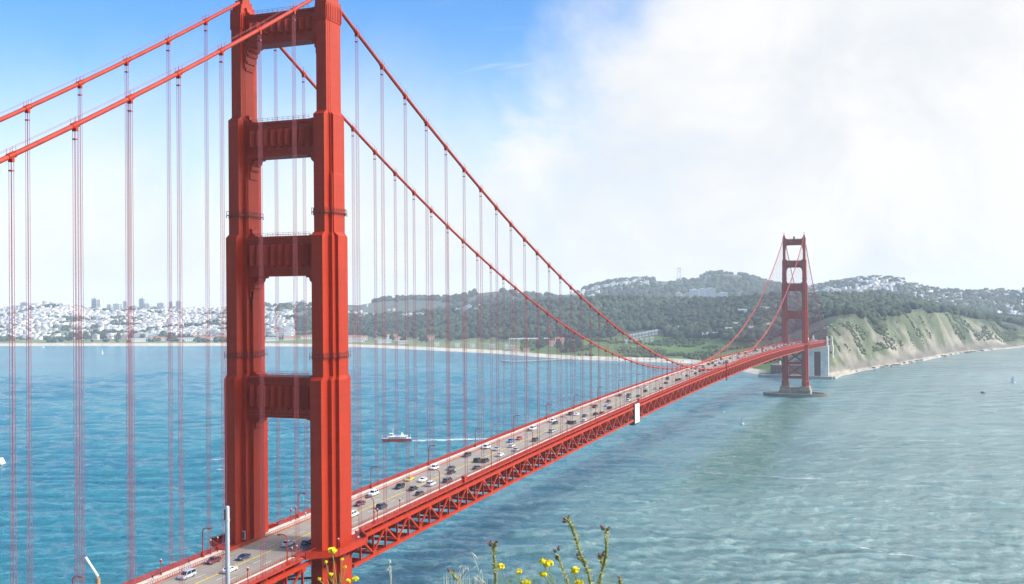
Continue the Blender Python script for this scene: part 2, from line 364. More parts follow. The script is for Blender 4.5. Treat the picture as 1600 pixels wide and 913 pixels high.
tag(link('headland', np_mesh('headland', np.stack([XX, YY, ZZ], -1).reshape(-1, 3), np.stack([ii, ii+1, ii+m_+1, ii+m_], -1).reshape(-1, 4), MATS['land_cover'], hc)), kind='structure')

# ------------------------------------------------------------------ water
def water_mat():
    m = bpy.data.materials.new('sea_water'); m.use_nodes = True; n = NT(m.node_tree); b = n.n['Principled BSDF']
    t = n.add('ShaderNodeTexCoord').outputs['Object']
    rot = (0, 0, 0.25)
    sw = n.noise(n.mapping(t, (0.035, 0.09, 1), rot), 1.0, 7, 0.62, 0.25)
    ch = n.noise(n.mapping(t, (0.22, 0.45, 1), (0, 0, -0.3)), 1.0, 4, 0.6)
    pat = n.noise(n.mapping(t, (0.0016, 0.0040, 1), (0, 0, 0.15)), 1.0, 5, 0.55, 0.3)
    pat2 = n.noise(n.mapping(t, (0.006, 0.02, 1), (0, 0, 0.2)), 1.0, 5, 0.6, 0.15)
    f = n.smooth(n.math('MULTIPLY_ADD', pat2, 0.45, n.math('MULTIPLY', pat, 0.75)), 0.42, 0.78)
    sp = n.add('ShaderNodeSeparateXYZ', inp={0: t}).outputs
    ocean = n.smooth(n.math('MULTIPLY_ADD', sp[1], -0.05, n.math('ADD', sp[0], n.math('MULTIPLY_ADD', pat, 300.0, -150.0))), -330.0, 130.0)
    bay = n.mix(f, (0.008, 0.122, 0.185), (0.022, 0.220, 0.255))
    cloud_refl = n.mix(f, (0.082, 0.160, 0.156), (0.165, 0.262, 0.246))  # paler base paints in the white cloud's reflection on the ocean side
    col = n.mix(ocean, bay, cloud_refl)
    # darker green, slightly smoother streak of water trailing from the far pier
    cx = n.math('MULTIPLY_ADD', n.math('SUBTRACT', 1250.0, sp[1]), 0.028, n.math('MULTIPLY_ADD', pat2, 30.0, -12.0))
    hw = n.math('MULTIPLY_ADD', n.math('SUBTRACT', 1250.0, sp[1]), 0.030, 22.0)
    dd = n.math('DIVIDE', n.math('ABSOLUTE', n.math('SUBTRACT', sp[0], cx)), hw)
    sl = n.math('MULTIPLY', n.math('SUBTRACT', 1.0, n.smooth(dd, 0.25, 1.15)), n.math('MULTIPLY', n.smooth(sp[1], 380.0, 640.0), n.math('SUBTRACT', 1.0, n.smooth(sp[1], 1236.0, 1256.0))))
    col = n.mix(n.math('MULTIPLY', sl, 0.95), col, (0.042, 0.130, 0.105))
    # scattered whitecaps
    wc = n.noise(n.mapping(t, (0.016, 0.06, 1), (0, 0, 0.1)), 1.0, 6, 0.7, 0.4)
    wc2 = n.noise(n.mapping(t, (0.10, 0.32, 1), rot), 1.0, 4, 0.6)
    cap = n.math('MULTIPLY', n.smooth(wc, 0.62, 0.72), n.smooth(wc2, 0.57, 0.66))
    col = n.mix(n.math('MULTIPLY', cap, 0.55), col, (0.65, 0.70, 0.72))
    n.l.new(col, b.inputs['Base Color'])
    n.l.new(n.math('MULTIPLY_ADD', sl, -0.03, 0.15), b.inputs['Roughness'])
    b.inputs['Subsurface Weight'].default_value = 1.0; b.inputs['Subsurface Radius'].default_value = (22, 34, 38); b.inputs['Subsurface Scale'].default_value = 1.0
    b.inputs['IOR'].default_value = 1.33; b.inputs['Specular IOR Level'].default_value = 1.0
    hgt = n.math('ADD', n.math('MULTIPLY', sw, 3.0), n.math('MULTIPLY', ch, 2.0))
    bp = n.add('ShaderNodeBump', inp={'Strength': 1.0, 'Distance': 1.0, 'Height': hgt})
    n.l.new(bp.outputs[0], b.inputs['Normal'])
    return m
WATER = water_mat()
def build_water():
    A = np.concatenate([np.linspace(-math.pi, -0.88, 30, endpoint=False), np.linspace(-0.88, 0.17, 1050, endpoint=False), np.linspace(0.17, math.pi, 36)])
    D = [2, 60, 150, 250, 330]
    while D[-1] < 2600: D.append(D[-1]*1.0036)
    while D[-1] < 7300: D.append(D[-1]*1.06)
    D = np.array(D); DD, AA = np.meshgrid(D, A, indexing='ij'); X, Y = bearing(AA, DD)
    X = np.clip(X, -9800, 7800); Y = np.clip(Y, -1900, 10400)
    Z = np.zeros_like(X); res = DD*0.0036
    gust = 0.55+0.9*fbm(X/170, Y/240, 4)
    r2 = np.random.default_rng(3)
    for i in range(54):      # a wind sea: many long-crested trains about one heading
        lam = 4.6*(46/4.6)**(r2.random()**1.3); th = math.radians(118)+r2.normal(0, .42)
        k = 2*math.pi/lam; amp = 0.030*lam/2/math.pi*(1.0 if lam < 24 else .7)
        wgt = np.clip((lam/res-2.0)/2.0, 0, 1)
        Z += amp*wgt*np.sin(k*(X*math.cos(th)+Y*math.sin(th))+r2.uniform(0, 6.28)+1.2*fbm(X/(lam*9), Y/(lam*9), 1))
    Z = (Z+0.35*np.abs(Z))*gust*1.6
    fade = np.clip((DD-300)/60, 0, 1)*np.clip((2550-DD)/500, 0, 1)*np.clip((AA+.875)/.02, 0, 1)*np.clip((.165-AA)/.02, 0, 1)
    shore_ = np.clip((itp(SHORE, 1, AA)-60-DD)/120, 0, 1)
    Z = Z*fade*shore_-0.15*fade
    n, m = X.shape; i = np.arange(n-1)[:, None]*m+np.arange(m-1)[None]
    F = np.stack([i, i+m, i+m+1, i+1], -1).reshape(-1, 4)
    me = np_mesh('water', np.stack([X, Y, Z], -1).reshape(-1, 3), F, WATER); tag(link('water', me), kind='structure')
build_water()
def foam_mat():
    m = bpy.data.materials.new('foam'); m.use_nodes = True; n = NT(m.node_tree); b = n.n['Principled BSDF']
    t = n.add('ShaderNodeTexCoord').outputs['Object']
    f = n.math('MULTIPLY', n.smooth(n.noise(t, 0.22, 5, 0.7), 0.36, 0.56), 0.75)
    b.inputs['Base Color'].default_value = (0.72, 0.76, 0.78, 1); b.inputs['Roughness'].default_value = 0.8
    n.l.new(f, b.inputs['Alpha']); return m
FOAM = foam_mat()
def ribbon(name, pts, widths, fm=None):
    v = []; f = []
    for i, p in enumerate(pts):
        a = Vector(pts[max(i-1, 0)]); b = Vector(pts[min(i+1, len(pts)-1)]); d = (b-a).normalized(); nrm = Vector((-d.y, d.x))
        p = Vector(p)
        for s_ in (-1, 1): q = p+nrm*widths[i]*s_/2; v.append((q.x, q.y, 0.75 if q.length < 2000 and q.y < 1300 else 0.1))
        if i: f.append((2*i-2, 2*i-1, 2*i+1, 2*i))
    o = MB()._add(v, f).build(name, fm or FOAM); tag(o, kind='structure'); return o
ribbon('wake', [(-304, 687), (-287, 696), (-265, 709), (-240, 722), (-205, 740), (-160, 765)], [9, 14, 12, 9, 6, 3])
def streak_mat():
    m = bpy.data.materials.new('thin_foam'); m.use_nodes = True; n = NT(m.node_tree); b = n.n['Principled BSDF']
    t = n.add('ShaderNodeTexCoord').outputs['Object']
    f = n.math('MULTIPLY', n.smooth(n.noise(n.mapping(t, (.10, .5, 1)), 1.0, 6, 0.75), 0.47, 0.62), 0.7)
    b.inputs['Base Color'].default_value = (0.70, 0.76, 0.77, 1); b.inputs['Roughness'].default_value = 0.8
    n.l.new(f, b.inputs['Alpha']); return m
THIN = streak_mat()
def squig(a, b, n=14, amp=5):
    out = []
    for i in range(n+1):
        t = i/n; out.append((a[0]+(b[0]-a[0])*t+random.uniform(-amp, amp)*.4, a[1]+(b[1]-a[1])*t+random.uniform(-amp, amp)))
    return out
for a, b, wd in (((-10, 590), (100, 583), 2.0), ((127, 367), (190, 340), 1.1), ((-90, 505), (-62, 498), 1.4), ((-440, 505), (-370, 560), 2.2), ((-392, 470), (-345, 500), 2.0), ((60, 585), (95, 590), 2.0)):
    p = squig(a, b, 14, 2.5); ribbon('foam_streak', p, [3.2*wd*random.uniform(.4, 1.2)*min(1, 4*min(i, 14-i)/14+.1) for i in range(15)], THIN)
# surf along the far beach and around the fort
for a0, a1, wd in ((-0.80, -0.40, 9), (-0.135, -0.118, 22), (-0.072, 0.10, 13)):
    aa = np.linspace(a0, a1, 60); dd = knots(aa)[0]-wd*0.3-4*fbm(aa*200, aa*0+3)
    x_, y_ = bearing(aa, dd); ribbon('surf', list(zip(x_.tolist(), y_.tolist())), [wd*(0.5+random.random()*0.7) for _ in aa])

# ------------------------------------------------------------------ haze: the air over the strait
hz = MB(); hz.box(-9900, 7900, -2000, 10500, -6, 300)
hm = bpy.data.materials.new('haze_air'); hm.use_nodes = True; n = NT(hm.node_tree); n.n.clear()
pv = n.add('ShaderNodeVolumePrincipled', inp={'Color': (0.82, 0.91, 1.0, 1), 'Density': 0.000064, 'Anisotropy': 0.0})
n.add('ShaderNodeOutputMaterial', inp={'Volume': pv.outputs[0]})
tag(hz.build('haze', hm), kind='stuff')

# ------------------------------------------------------------------ woods on the far shore
def blob_mesh(name, pts, cols_, sq=(0.75, 1.15)):
    base = np.array([tuple(v) for v in ICO]); F0 = np.array(ICOF); n = len(pts)
    P = np.asarray(pts, float)
    sc = P[:, 3][:, None, None]*(1+rng.uniform(-0.28, 0.28, (n, 12, 1)))
    th = rng.uniform(0, 6.28, n); c, s_ = np.cos(th), np.sin(th)
    b = np.empty((n, 12, 3)); b[:, :, 0] = c[:, None]*base[:, 0]-s_[:, None]*base[:, 1]; b[:, :, 1] = s_[:, None]*base[:, 0]+c[:, None]*base[:, 1]; b[:, :, 2] = base[:, 2]*rng.uniform(*sq, n)[:, None]
    V = b*sc+P[:, None, :3]
    F = (F0[None]+12*np.arange(n)[:, None, None]).reshape(-1, 3)
    cc = np.repeat(np.asarray(cols_)[:, None], 12, 1)*rng.uniform(0.85, 1.15, (n, 12, 1))
    return np_mesh(name, V.reshape(-1, 3), F, FOLI, cc.reshape(-1, 3))
FOLI = attr_mat('foliage', 'cover', 0.95, 0.2, 0.12)
def scatter(a0, a1, d0f, d1f, n, keep, rad, colr):
    a = rng.uniform(a0, a1, n*3); t = rng.random(n*3)
    k = knots(a); D0 = d0f(*k); D1 = d1f(*k); D = D0+(D1-D0)*t
    x, y = bearing(a, D); z = ground(a, D)
    ok = keep(a, D, x, y); a, D, x, y, z = [q[ok][:n] for q in (a, D, x, y, z)]
    r = rng.uniform(*rad, len(x)); tone = fbm(x/160, y/160)
    c1, c2 = np.array(colr[0]), np.array(colr[1]); m = np.clip(tone*3.2-1.15+rng.normal(0, .25, len(x)), 0, 1)[:, None]
    return np.stack([x, y, z+r*0.55, r], -1), c1+(c2-c1)*m
DG, LG = (0.022, 0.038, 0.024), (0.054, 0.074, 0.038)
parts_ = [
    scatter(-0.57, 0.095, lambda s, k1, z1, k2, z2, ra, za, rb, zb: k2+40, lambda s, k1, z1, k2, z2, ra, za, rb, zb: ra+160, 8200, lambda a, D, x, y: (fbm(x/190, y/190) > 0.33) & ~((a > -0.27) & (a < -0.225) & (D < 2950)) & ~((a > -.125) & (a < -.05) & (D < 2330)), (5, 12.5), (DG, LG)),
    scatter(-0.36, -0.12, lambda s, k1, z1, k2, z2, ra, za, rb, zb: k1+10, lambda s, k1, z1, k2, z2, ra, za, rb, zb: k2+20, 1300, lambda a, D, x, y: fbm(x/70, y/70) > 0.52, (2.2, 5.0), ((0.04, 0.065, 0.025), (0.085, 0.12, 0.04))),
    scatter(-1.0, -0.56, lambda s, k1, z1, k2, z2, ra, za, rb, zb: k1+60, lambda s, k1, z1, k2, z2, ra, za, rb, zb: ra+60, 1500, lambda a, D, x, y: fbm(x/150, y/150) > 0.57, (5, 10), (DG, LG)),
    scatter(-0.60, 0.15, lambda s, k1, z1, k2, z2, ra, za, rb, zb: rb-1500, lambda s, k1, z1, k2, z2, ra, za, rb, zb: rb+120, 3600, lambda a, D, x, y: fbm(x/400, y/400) > 0.46, (9, 19), (DG, LG)),
    scatter(-0.095, 0.10, lambda s, k1, z1, k2, z2, ra, za, rb, zb: k1+50, lambda s, k1, z1, k2, z2, ra, za, rb, zb: k2+40, 2200, lambda a, D, x, y: fbm(x/36, y/36) > 0.53, (0.8, 3.0), ((0.075, 0.095, 0.042), (0.11, 0.13, 0.06)))]
P_ = np.concatenate([p for p, c in parts_]); Cc = np.concatenate([c for p, c in parts_])
tag(link('forest', blob_mesh('forest', P_, Cc)), kind='stuff')
# waterfront cypresses one can tell apart
TRUNK = mat('bark', (0.10, 0.075, 0.05), 0.9)
CROWN = mat('dark_leaf', (0.030, 0.050, 0.028), 0.95, var=0.4, scale=0.3)
tm = MB()
for _ in range(26):
    h = random.random(); rr = (1-h)*3.2+1.4; t = random.uniform(0, 6.28)
    tm.ico((math.cos(t)*rr*.8, math.sin(t)*rr*.8, 4+h*9), random.uniform(1.6, 2.8), 0.9, 0.3)
crown_me = tm.mesh('crown', CROWN); trunk_me = MB().tube([(0, 0, -1), (0.2, 0, 4), (0, 0.2, 9)], [0.6, 0.45, 0.2], 6).mesh('trunk', TRUNK)
def tree_at(a, D, s):
    x, y = bearing(a, D); z = float(ground(np.array([a]), np.array([D]))[0])
    o = empty('cypress_tree', (x, y, z), random.uniform(0, 6)); o.scale = (s*1.15, s*1.15, s)
    link('crown', crown_me, o); link('trunk', trunk_me, o)
    return o
for i in range(46):
    a = random.choice([random.uniform(-0.765, -0.745), random.uniform(-0.745, -0.70), random.uniform(-0.69, -0.665), random.uniform(-0.50, -0.40), random.uniform(-0.345, -0.30)])
    D = float(itp(SHORE, 1, a))+random.uniform(330, 460) if a < -0.4 else float(itp(SHORE, 1, a))+random.uniform(150, 330)
    tag(tree_at(a, D, random.uniform(1.3, 2.1)), 'dark bushy tree in the row behind the far beach', 'tree', 'trees along the far waterfront')

# ------------------------------------------------------------------ the city on the far shore
PALE = [(0.74, 0.73, 0.70), (0.68, 0.65, 0.59), (0.60, 0.61, 0.62), (0.72, 0.67, 0.57), (0.52, 0.51, 0.49), (0.66, 0.56, 0.50), (0.42, 0.44, 0.47)]
PM = [mat('wall_%s' % n_, c, 0.8, var=.05, scale=.2) for n_, c in zip(('white', 'cream', 'grey', 'sand', 'stone', 'rose', 'slate'), PALE)]
ROOFM = mat('grey_roof', (0.30, 0.29, 0.28), 0.9); TILE = mat('red_tile', (0.36, 0.13, 0.085), 0.85, var=.2, scale=.3); WIN = mat('window_glass', (0.06, 0.07, 0.09), 0.2)
def house_mesh(kind):
    b = MB()
    if kind == 0:   # flat parapet house
        b.box(-6, 6, -8, 8, -8, 10, 0); b.box(-5.6, 5.6, -7.6, 7.6, 10, 10.3, 1)
        for fx in (-3, 0, 3):
            for fz in (2.2, 5.8): b.box(fx-.8, fx+.8, -8.12, -7.9, fz, fz+1.7, 2); b.box(5.9, 6.12, fx*2-.8, fx*2+.8, fz, fz+1.7, 2)
    elif kind == 1:  # gabled house
        b.box(-5.5, 5.5, -8, 8, -8, 7.5, 0); b.prism_xz([(-6.1, 7.5), (6.1, 7.5), (0, 11)], -8.5, 8.5, 1)
        for fx in (-3, 1.5): b.box(fx-.8, fx+.8, -8.12, -7.9, 3, 5, 2); b.box(5.4, 5.62, fx*2-.8, fx*2+.8, 3, 5, 2)
    else:            # apartment block
        b.box(-9, 9, -10, 10, -8, 17, 0); b.box(-8.6, 8.6, -9.6, 9.6, 17, 17.4, 1); b.box(-2, 2, -2, 2, 17.4, 20, 0)
        for fz in (3, 7, 11, 14): b.box(-8, 8, -10.12, -9.9, fz, fz+1.5, 2); b.box(8.9, 9.12, -9, 9, fz, fz+1.5, 2)
    return b
HM = [[house_mesh(k).mesh('house', [c, ROOFM if k != 1 or q % 2 else TILE, WIN]) for q, c in enumerate(PM)] for k in range(3)]
def city_pts(n, a0, a1, f0, f1, keep):
    a = rng.uniform(a0, a1, n*3); k = knots(a); t = rng.random(n*3); D = f0(k)+(f1(k)-f0(k))*t
    x, y = bearing(a, D)
    # street grid
    g = 0.35; u = (x*math.cos(g)+y*math.sin(g)); v = (-x*math.sin(g)+y*math.cos(g))
    u = np.round(u/15)*15; v = np.round(v/24)*24
    x, y = u*math.cos(g)-v*math.sin(g), u*math.sin(g)+v*math.cos(g)
    dx_, dy_ = x-CAM.x, y-CAM.y; a = np.arctan2(dx_, dy_); D = np.hypot(dx_, dy_)
    _, ix = np.unique(np.round(x)*1e5+np.round(y), return_index=True); rng.shuffle(ix)
    x, y, a, D = x[ix], y[ix], a[ix], D[ix]
    ok = keep(a, D, x, y); x, y, a, D = [q[ok][:n] for q in (x, y, a, D)]
    return np.stack([x, y, ground(a, D), D, a], -1)
L1 = lambda k: k[0]+420
pts = np.concatenate([
    city_pts(5600, -0.99, -0.575, L1, lambda k: k[5]+60, lambda a, D, x, y: (fbm(x/150, y/150) < 0.60)),
    city_pts(900, -0.575, -0.40, lambda k: k[5]-80, lambda k: k[5]+900, lambda a, D, x, y: fbm(x/170, y/170) < 0.56),
    city_pts(420, -0.31, -0.24, lambda k: k[7]-1500, lambda k: k[7]-20, lambda a, D, x, y: fbm(x/260, y/260) < 0.52),
    city_pts(1000, -0.10, 0.03, lambda k: k[7]-1900, lambda k: k[7]+20, lambda a, D, x, y: fbm(x/260, y/260) < 0.58),
    city_pts(750, 0.0, 0.16, lambda k: k[7]-1700, lambda k: k[7]+10, lambda a, D, x, y: fbm(x/200, y/200) < 0.66)])
order = np.argsort(pts[:, 3]); pts = pts[order]
near, rest = pts[:240], pts[240:]
for x, y, z, D, a in near:
    k = int(rng.choice([0, 0, 1, 1, 2])); o = link('house', HM[k][int(rng.integers(0, 7))]); o.location = (x, y, z)
    o.rotation_euler = (0, 0, 0.35+random.choice((0, math.pi/2))); s = random.uniform(.85, 1.3); o.scale = (s, s, s)
    tag(o, 'small pale house at the foot of the crowded city hillside', 'house', 'houses at the foot of the city hills')
bx = np.array([(i, j, k) for k in (-.8, 1) for j in (-1, 1) for i in (-1, 1)], float); bf = np.array([(4, 5, 7, 6), (0, 1, 5, 4), (2, 6, 7, 3), (0, 4, 6, 2), (1, 3, 7, 5)])
n = len(rest); sc = np.stack([rng.uniform(5, 9, n), rng.uniform(6, 11, n), rng.choice([8, 9, 10, 11, 13, 17], n)], -1)*(0.9+0.25*(rest[:, 3:4] > 5600))
c, s_ = math.cos(.35), math.sin(.35); q = bx[None]*sc[:, None]
V = np.stack([q[..., 0]*c-q[..., 1]*s_+rest[:, None, 0], q[..., 0]*s_+q[..., 1]*c+rest[:, None, 1], q[..., 2]+rest[:, None, 2]], -1)
F = (bf[None]+8*np.arange(n)[:, None, None]).reshape(-1, 4)
cc = np.repeat(np.array(PALE)[rng.integers(0, 7, n)][:, None], 8, 1)*rng.uniform(.5, .98, (n, 1, 1))
tag(link('city_blocks', np_mesh('city_blocks', V.reshape(-1, 3), F, attr_mat('wall_mix', 'cover', 0.85, 0.15, 0.2), cc.reshape(-1, 3), smooth=False)), kind='stuff')
# towers of the skyline : bearing, distance, foot height, top height, width, depth, colour, label
def tower_block(a, D, z0, z1, wd, dp, ci, label, group=None, rot=0.35):
    x, y = bearing(a, D); o = empty('high_rise', (x, y, z0), rot); h = z1-z0; b = MB()
    b.box(-wd/2, wd/2, -dp/2, dp/2, -25, h, 0); b.box(-wd/2+1, wd/2-1, -dp/2+1, dp/2-1, h, h+.6, 1)
    b.build('wall', [PM[ci], ROOFM], o)
    MB().box(-wd/5, wd/5, -dp/5, dp/5, h+.6, h+4).build('roof_room', PM[ci], o)
    wn = MB(); nf = int(h/4)
    for f in range(nf):
        wn.box(-wd/2+1.2, wd/2-1.2, -dp/2-.15, -dp/2+.05, 4*f+1.2, 4*f+3); wn.box(wd/2-.05, wd/2+.15, -dp/2+1.2, dp/2-1.2, 4*f+1.2, 4*f+3)
    if nf > 0: wn.build('window_band', WIN, o)
    tag(o, label, 'high-rise', group); return o
def ang(u): return math.atan2(fw.x+rt2.x*(u-800)/1650.13, fw.y+rt2.y*(u-800)/1650.13)
def elev(u, v, D):
    d = fw+rt2*((u-800)/1650.13)-up2*((v-456.5)/1650.13); return CAM.z+d.z/math.hypot(d.x, d.y)*D
SKY_ = [(148, 467, 485, 9, 6, 'slate tower with a white side, tallest left of the near tower'), (155, 468, 485, 7, 0, 'white slab joined to the slate tower on the city crest'),
        (222, 467, 487, 9, 6, 'dark grey tower with white block at its right foot on the skyline'), (231, 474, 488, 9, 0, 'bright white block at the right foot of a dark grey tower'),
        (252, 474, 486, 13, 2, 'wide pale grey block right of the white block on the skyline'), (267, 472, 485, 6, 6, 'slim slate tower between two suspenders on the skyline'),
        (279, 471, 486, 9, 2, 'pale tower left of the green knoll on the skyline'), (69, 479, 503, 8, 0, 'tall white tower below the dark wooded knoll'),
        (38, 473, 487, 11, 6, 'broad slate block left of the dark wooded knoll'), (109, 478, 492, 10, 2, 'grey block right of the dark wooded knoll'),
        (34, 486, 499, 14, 2, 'low wide grey block on the slope under the slate block'), (97, 474, 483, 8, 0, 'small white block at the right edge of the wooded knoll'),
        (196, 471, 482, 7, 2, 'thin pale tower just left of the doubled suspender'), (183, 475, 487, 13, 0, 'wide white block in the middle of the skyline'),
        (171, 476, 487, 8, 1, 'cream block beside the wide white block on the skyline'), (8, 488, 500, 12, 0, 'white block at the left edge of the city'), (210, 478, 489, 8, 1, 'cream block between doubled suspender and dark grey tower'),
        (152, 481, 494, 7, 0, 'white tower in front of the slate tower on the crest'), (128, 478, 490, 8, 2, 'pale grey block left of the slate tower group')]
for u, v0, v1, wpx, ci, lb in SKY_:
    D = float(itp(RIDGE, 1, ang(u)))-60-random.random()*60; wd = wpx/1650*D*.8
    tower_block(ang(u), D, elev(u, v1, D), elev(u, v0, D), wd, wd*random.uniform(.7, 1), ci, lb)
for u, v0, v1, wpx, lb in ((1085, 452.5, 465, 14, 'long white block at the left of the big hospital-like complex'), (1097, 451.5, 467, 9, 'tall white block in the middle of the hillside complex'), (1109, 451, 465, 17, 'widest white block at the right of the hillside complex'),
                       (1060, 457.5, 467, 9, 'small white block standing apart left of the hillside complex'), (1128, 458, 466, 16, 'low white wing right of the hillside complex')):
    D = 5300 if u != 1060 else 5250; wd = wpx/1650*D; tower_block(ang(u), D, elev(u, v1, D), elev(u, v0, D), wd, 30, 0, lb, rot=0.16)
# long low waterfront buildings
def low_block(u, v, wpx, hm, roof, wall, D, label, rot=None, dep=16, group=None, name='waterfront_building'):
    a = ang(u); x, y = bearing(a, D); z = max(0.5, elev(u, v, D)); gz = float(ground(np.array([a]), np.array([D]))[0])
    z = gz; o = empty(name, (x, y, z), -a if rot is None else rot); wd = wpx/1650*D
    MB().box(-wd/2, wd/2, -dep/2, dep/2, -6, hm).build('wall', wall, o)
    b = MB(); b.loft([[(-wd/2-.6, yy, hm), (-wd/2-.6, yy, hm+.3), (wd/2+.6, yy, hm+.3), (wd/2+.6, yy, hm)] if abs(yy) > 1 else [(-wd/2-.6, yy, hm), (-wd/2-.6, yy, hm+dep*.28), (wd/2+.6, yy, hm+dep*.28), (wd/2+.6, yy, hm)] for yy in (-dep/2-.6, 0, dep/2+.6)])
    b.build('roof', roof, o)
    wn = MB(); k = max(2, int(wd/6))
    for i in range(k): xx = -wd/2+(i+.5)*wd/k; wn.box(xx-.9, xx+.9, -dep/2-.12, -dep/2+.05, hm*.35, hm*.75)
    wn.build('window', WIN, o)
    tag(o, label, 'building', group)
S0 = lambda u: float(itp(SHORE, 1, ang(u)))
gA = 'low buildings along the far waterfront'
for u, wpx, hm, roof, wl, off in ((215, 22, 8, ROOFM, PM[0], 260), (250, 26, 9, TILE, PM[1], 330), (290, 24, 8, ROOFM, PM[0], 280), (325, 26, 10, TILE, PM[5], 360), (346, 18, 9, TILE, PM[1], 420), (425, 20, 8, ROOFM, PM[0], 300), (452, 18, 9, TILE, PM[5], 350), (478, 16, 8, TILE, PM[1], 420),
                          (550, 14, 9, TILE, PM[5], 420), (566, 16, 10, TILE, PM[5], 380), (583, 12, 9, TILE, PM[3], 430), (612, 16, 10, TILE, PM[1], 480), (622, 12, 9, TILE, PM[5], 400), (672, 12, 8, TILE, PM[5], 470), (556, 26, 7, ROOFM, PM[1], 250), (600, 22, 7, ROOFM, PM[0], 240), (630, 16, 6, ROOFM, PM[1], 230)):
    low_block(u, 0, wpx, hm, roof, wl, S0(u)+off, 'low %s-roofed building behind the far beach %s' % ('red' if roof == TILE else 'grey', 'left of the near tower' if u < 356 else 'seen through the near tower' if u < 500 else 'right of the near tower'), group=gA)
for u in (682, 714, 738, 768, 790, 800): low_block(u, 0, 7, 6, ROOFM, PM[0], S0(u)+190, 'small white shed on the lawn behind the far beach', group='white sheds on the beach lawn', name='shed')
for u, lb in ((806, 'pale shed nearest the short pier'), (822, 'rose walled shed behind the long pier')): low_block(u, 0, 9, 6, TILE, PM[5], S0(u)+90, lb, name='shed')
for i in range(9): low_block(985+i*5, 0, 3.6, 8, ROOFM, PM[0], 2850+i*4, 'white gabled house in the tight row below the forest', rot=0.25, dep=14, group='row of white gabled houses', name='house')
for i in range(6): low_block(978+i*8, 0, 4.5, 7, ROOFM, PM[1], 2760+i*6, 'cream gabled house in the row in front of the white houses', rot=0.25, dep=12, group='row of cream houses', name='house')
for u, D, wpx, hm, lb in ((1160, 3080, 13, 12, 'white building alone in the forest left of the far tower'), (1196, 3050, 16, 9, 'long white building in the forest behind the far tower legs'), (1063, 2900, 8, 10, 'pale building among trees right of the white row'), (1043, 2950, 6, 8, 'small white house among trees above the green field'),
                          (1110, 2700, 26, 6, 'long pale shed at the right end of the green field'), (1140, 2720, 14, 6, 'short pale shed at the right end of the green field'), (1180, 2600, 20, 6, 'low pale building behind the far tower'), (1205, 2560, 14, 7, 'rose building beside the far tower roadway'), (1150, 2800, 10, 7, 'cream house above the field sheds')):
    low_block(u, 0, wpx, hm, ROOFM, PM[0] if hm > 6 else PM[1], D, lb, rot=0.2, name='lone_building')
for u, wpx, hm, off, lb in ((868, 20, 9, 330, 'brick building at the water right of the long pier'), (874, 14, 11, 420, 'brick building behind the waterside brick building')): low_block(u, 0, wpx, hm, TILE, PM[5], S0(u)+off, lb, name='brick_building')
# viaduct through the park
b = MB(); pA = [bearing(ang(u), 2960+0.3*(u-800)) for u in range(795, 900, 15)]
for p, q in zip(pA, pA[1:]): b.bar((*p, 27), (*q, 27), 14, 2.5)
vd = empty('viaduct', (*pA[0], 0)); o = b.build('roadway', CONCL, vd); o.location = (-pA[0][0], -pA[0][1], 0)
for p in pA: MB().box(p[0]-1, p[0]+1, p[1]-1, p[1]+1, -2, 26).build('pier', CONCL, vd).location = (-pA[0][0], -pA[0][1], 0)
tag(vd, 'long pale road viaduct crossing the park in front of the forest', 'viaduct')
# antenna mast on the hill
x, y = bearing(ang(1062), 6500); z = elev(1062, 440, 6500); b = MB()
for sx, sy in ((-1, -1), (1, -1), (0, 1.2)): b.tube([(x+sx*18, y+sy*18, z-20), (x+sx*8, y+sy*8, z+60), (x+sx*11, y+sy*11, z+85)], 1.6, 5)
for h_, r_ in ((20, 15), (60, 8), (80, 10)):
    for (ax, ay), (bx_, by_) in (((-1, -1), (1, -1)), ((1, -1), (0, 1.2)), ((0, 1.2), (-1, -1))): b.bar((x+ax*r_, y+ay*r_, z+h_), (x+bx_*r_, y+by_*r_, z+h_), 2, 3)
tag(b.build('radio_mast', PM[5]), 'faint three-legged radio mast on the hazy hill', 'radio mast')
# wooded knoll on the city crest
pk = []; a0 = ang(78); D0 = float(itp(RIDGE, 1, a0))-150; x0, y0 = bearing(a0, D0); z0 = elev(78, 480, D0)
for _ in range(80):
    t = random.uniform(-1, 1); q = random.uniform(-1, 1); pk.append((x0+t*52*rt.x, y0+t*52*rt.y+q*20, z0+random.uniform(-8, 15)*(1-t*t)-3, random.uniform(5, 9)))
tag(link('knoll_wood', blob_mesh('knoll_wood', pk, [DG]*80)), kind='stuff')
# piers
for a, b_, wd, lb in (((-905, 2350), (-812, 2320), 10, 'short dark pier off the far beach'), ((-702, 1925), (-664, 1898), 12, 'near head of the long dark pier'), ((-666, 1900), (-560, 2035), 9, 'long dark pier running out from the wooded shore')):
    m = MB(); m.bar((*a, 2.6), (*b_, 2.6), wd, 1.2); o = m.build('pier', CONC)
    d = Vector(b_)-Vector(a); pl = MB(); k = max(3, int(d.length/9))
    for i in range(k+1): p = Vector(a)+d*i/k; pl.tube([(p.x, p.y, -3), (p.x, p.y, 2.2)], .6, 6)
    pl.build('piling', DARK, o); tag(o, lb, 'pier')
# rocks at the foot of the bluff
for i in range(78):
    a = ang(random.choice([random.uniform(1385, 1445), random.uniform(1480, 1535), random.uniform(1330, 1600), random.uniform(1185, 1215)])); D = float(knots(np.array([a]))[0][0])-random.uniform(-14, 14)
    x, y = bearing(a, D); b = MB(); r_ = random.uniform(1.5, 4.5)
    for _ in range(3): b.ico((random.uniform(-1, 1)*r_, random.uniform(-1, 1)*r_*.7, random.uniform(-.4, .5)), r_*random.uniform(.6, 1), .7, .3)
    o = b.build('rock', mat('dark_rock', (0.07, 0.065, 0.06), 0.9, var=.3, scale=.5)); o.location = (x, y, .3)
    tag(o, 'dark wet rock in the surf below the bluff', 'rock', 'rocks along the far shore')
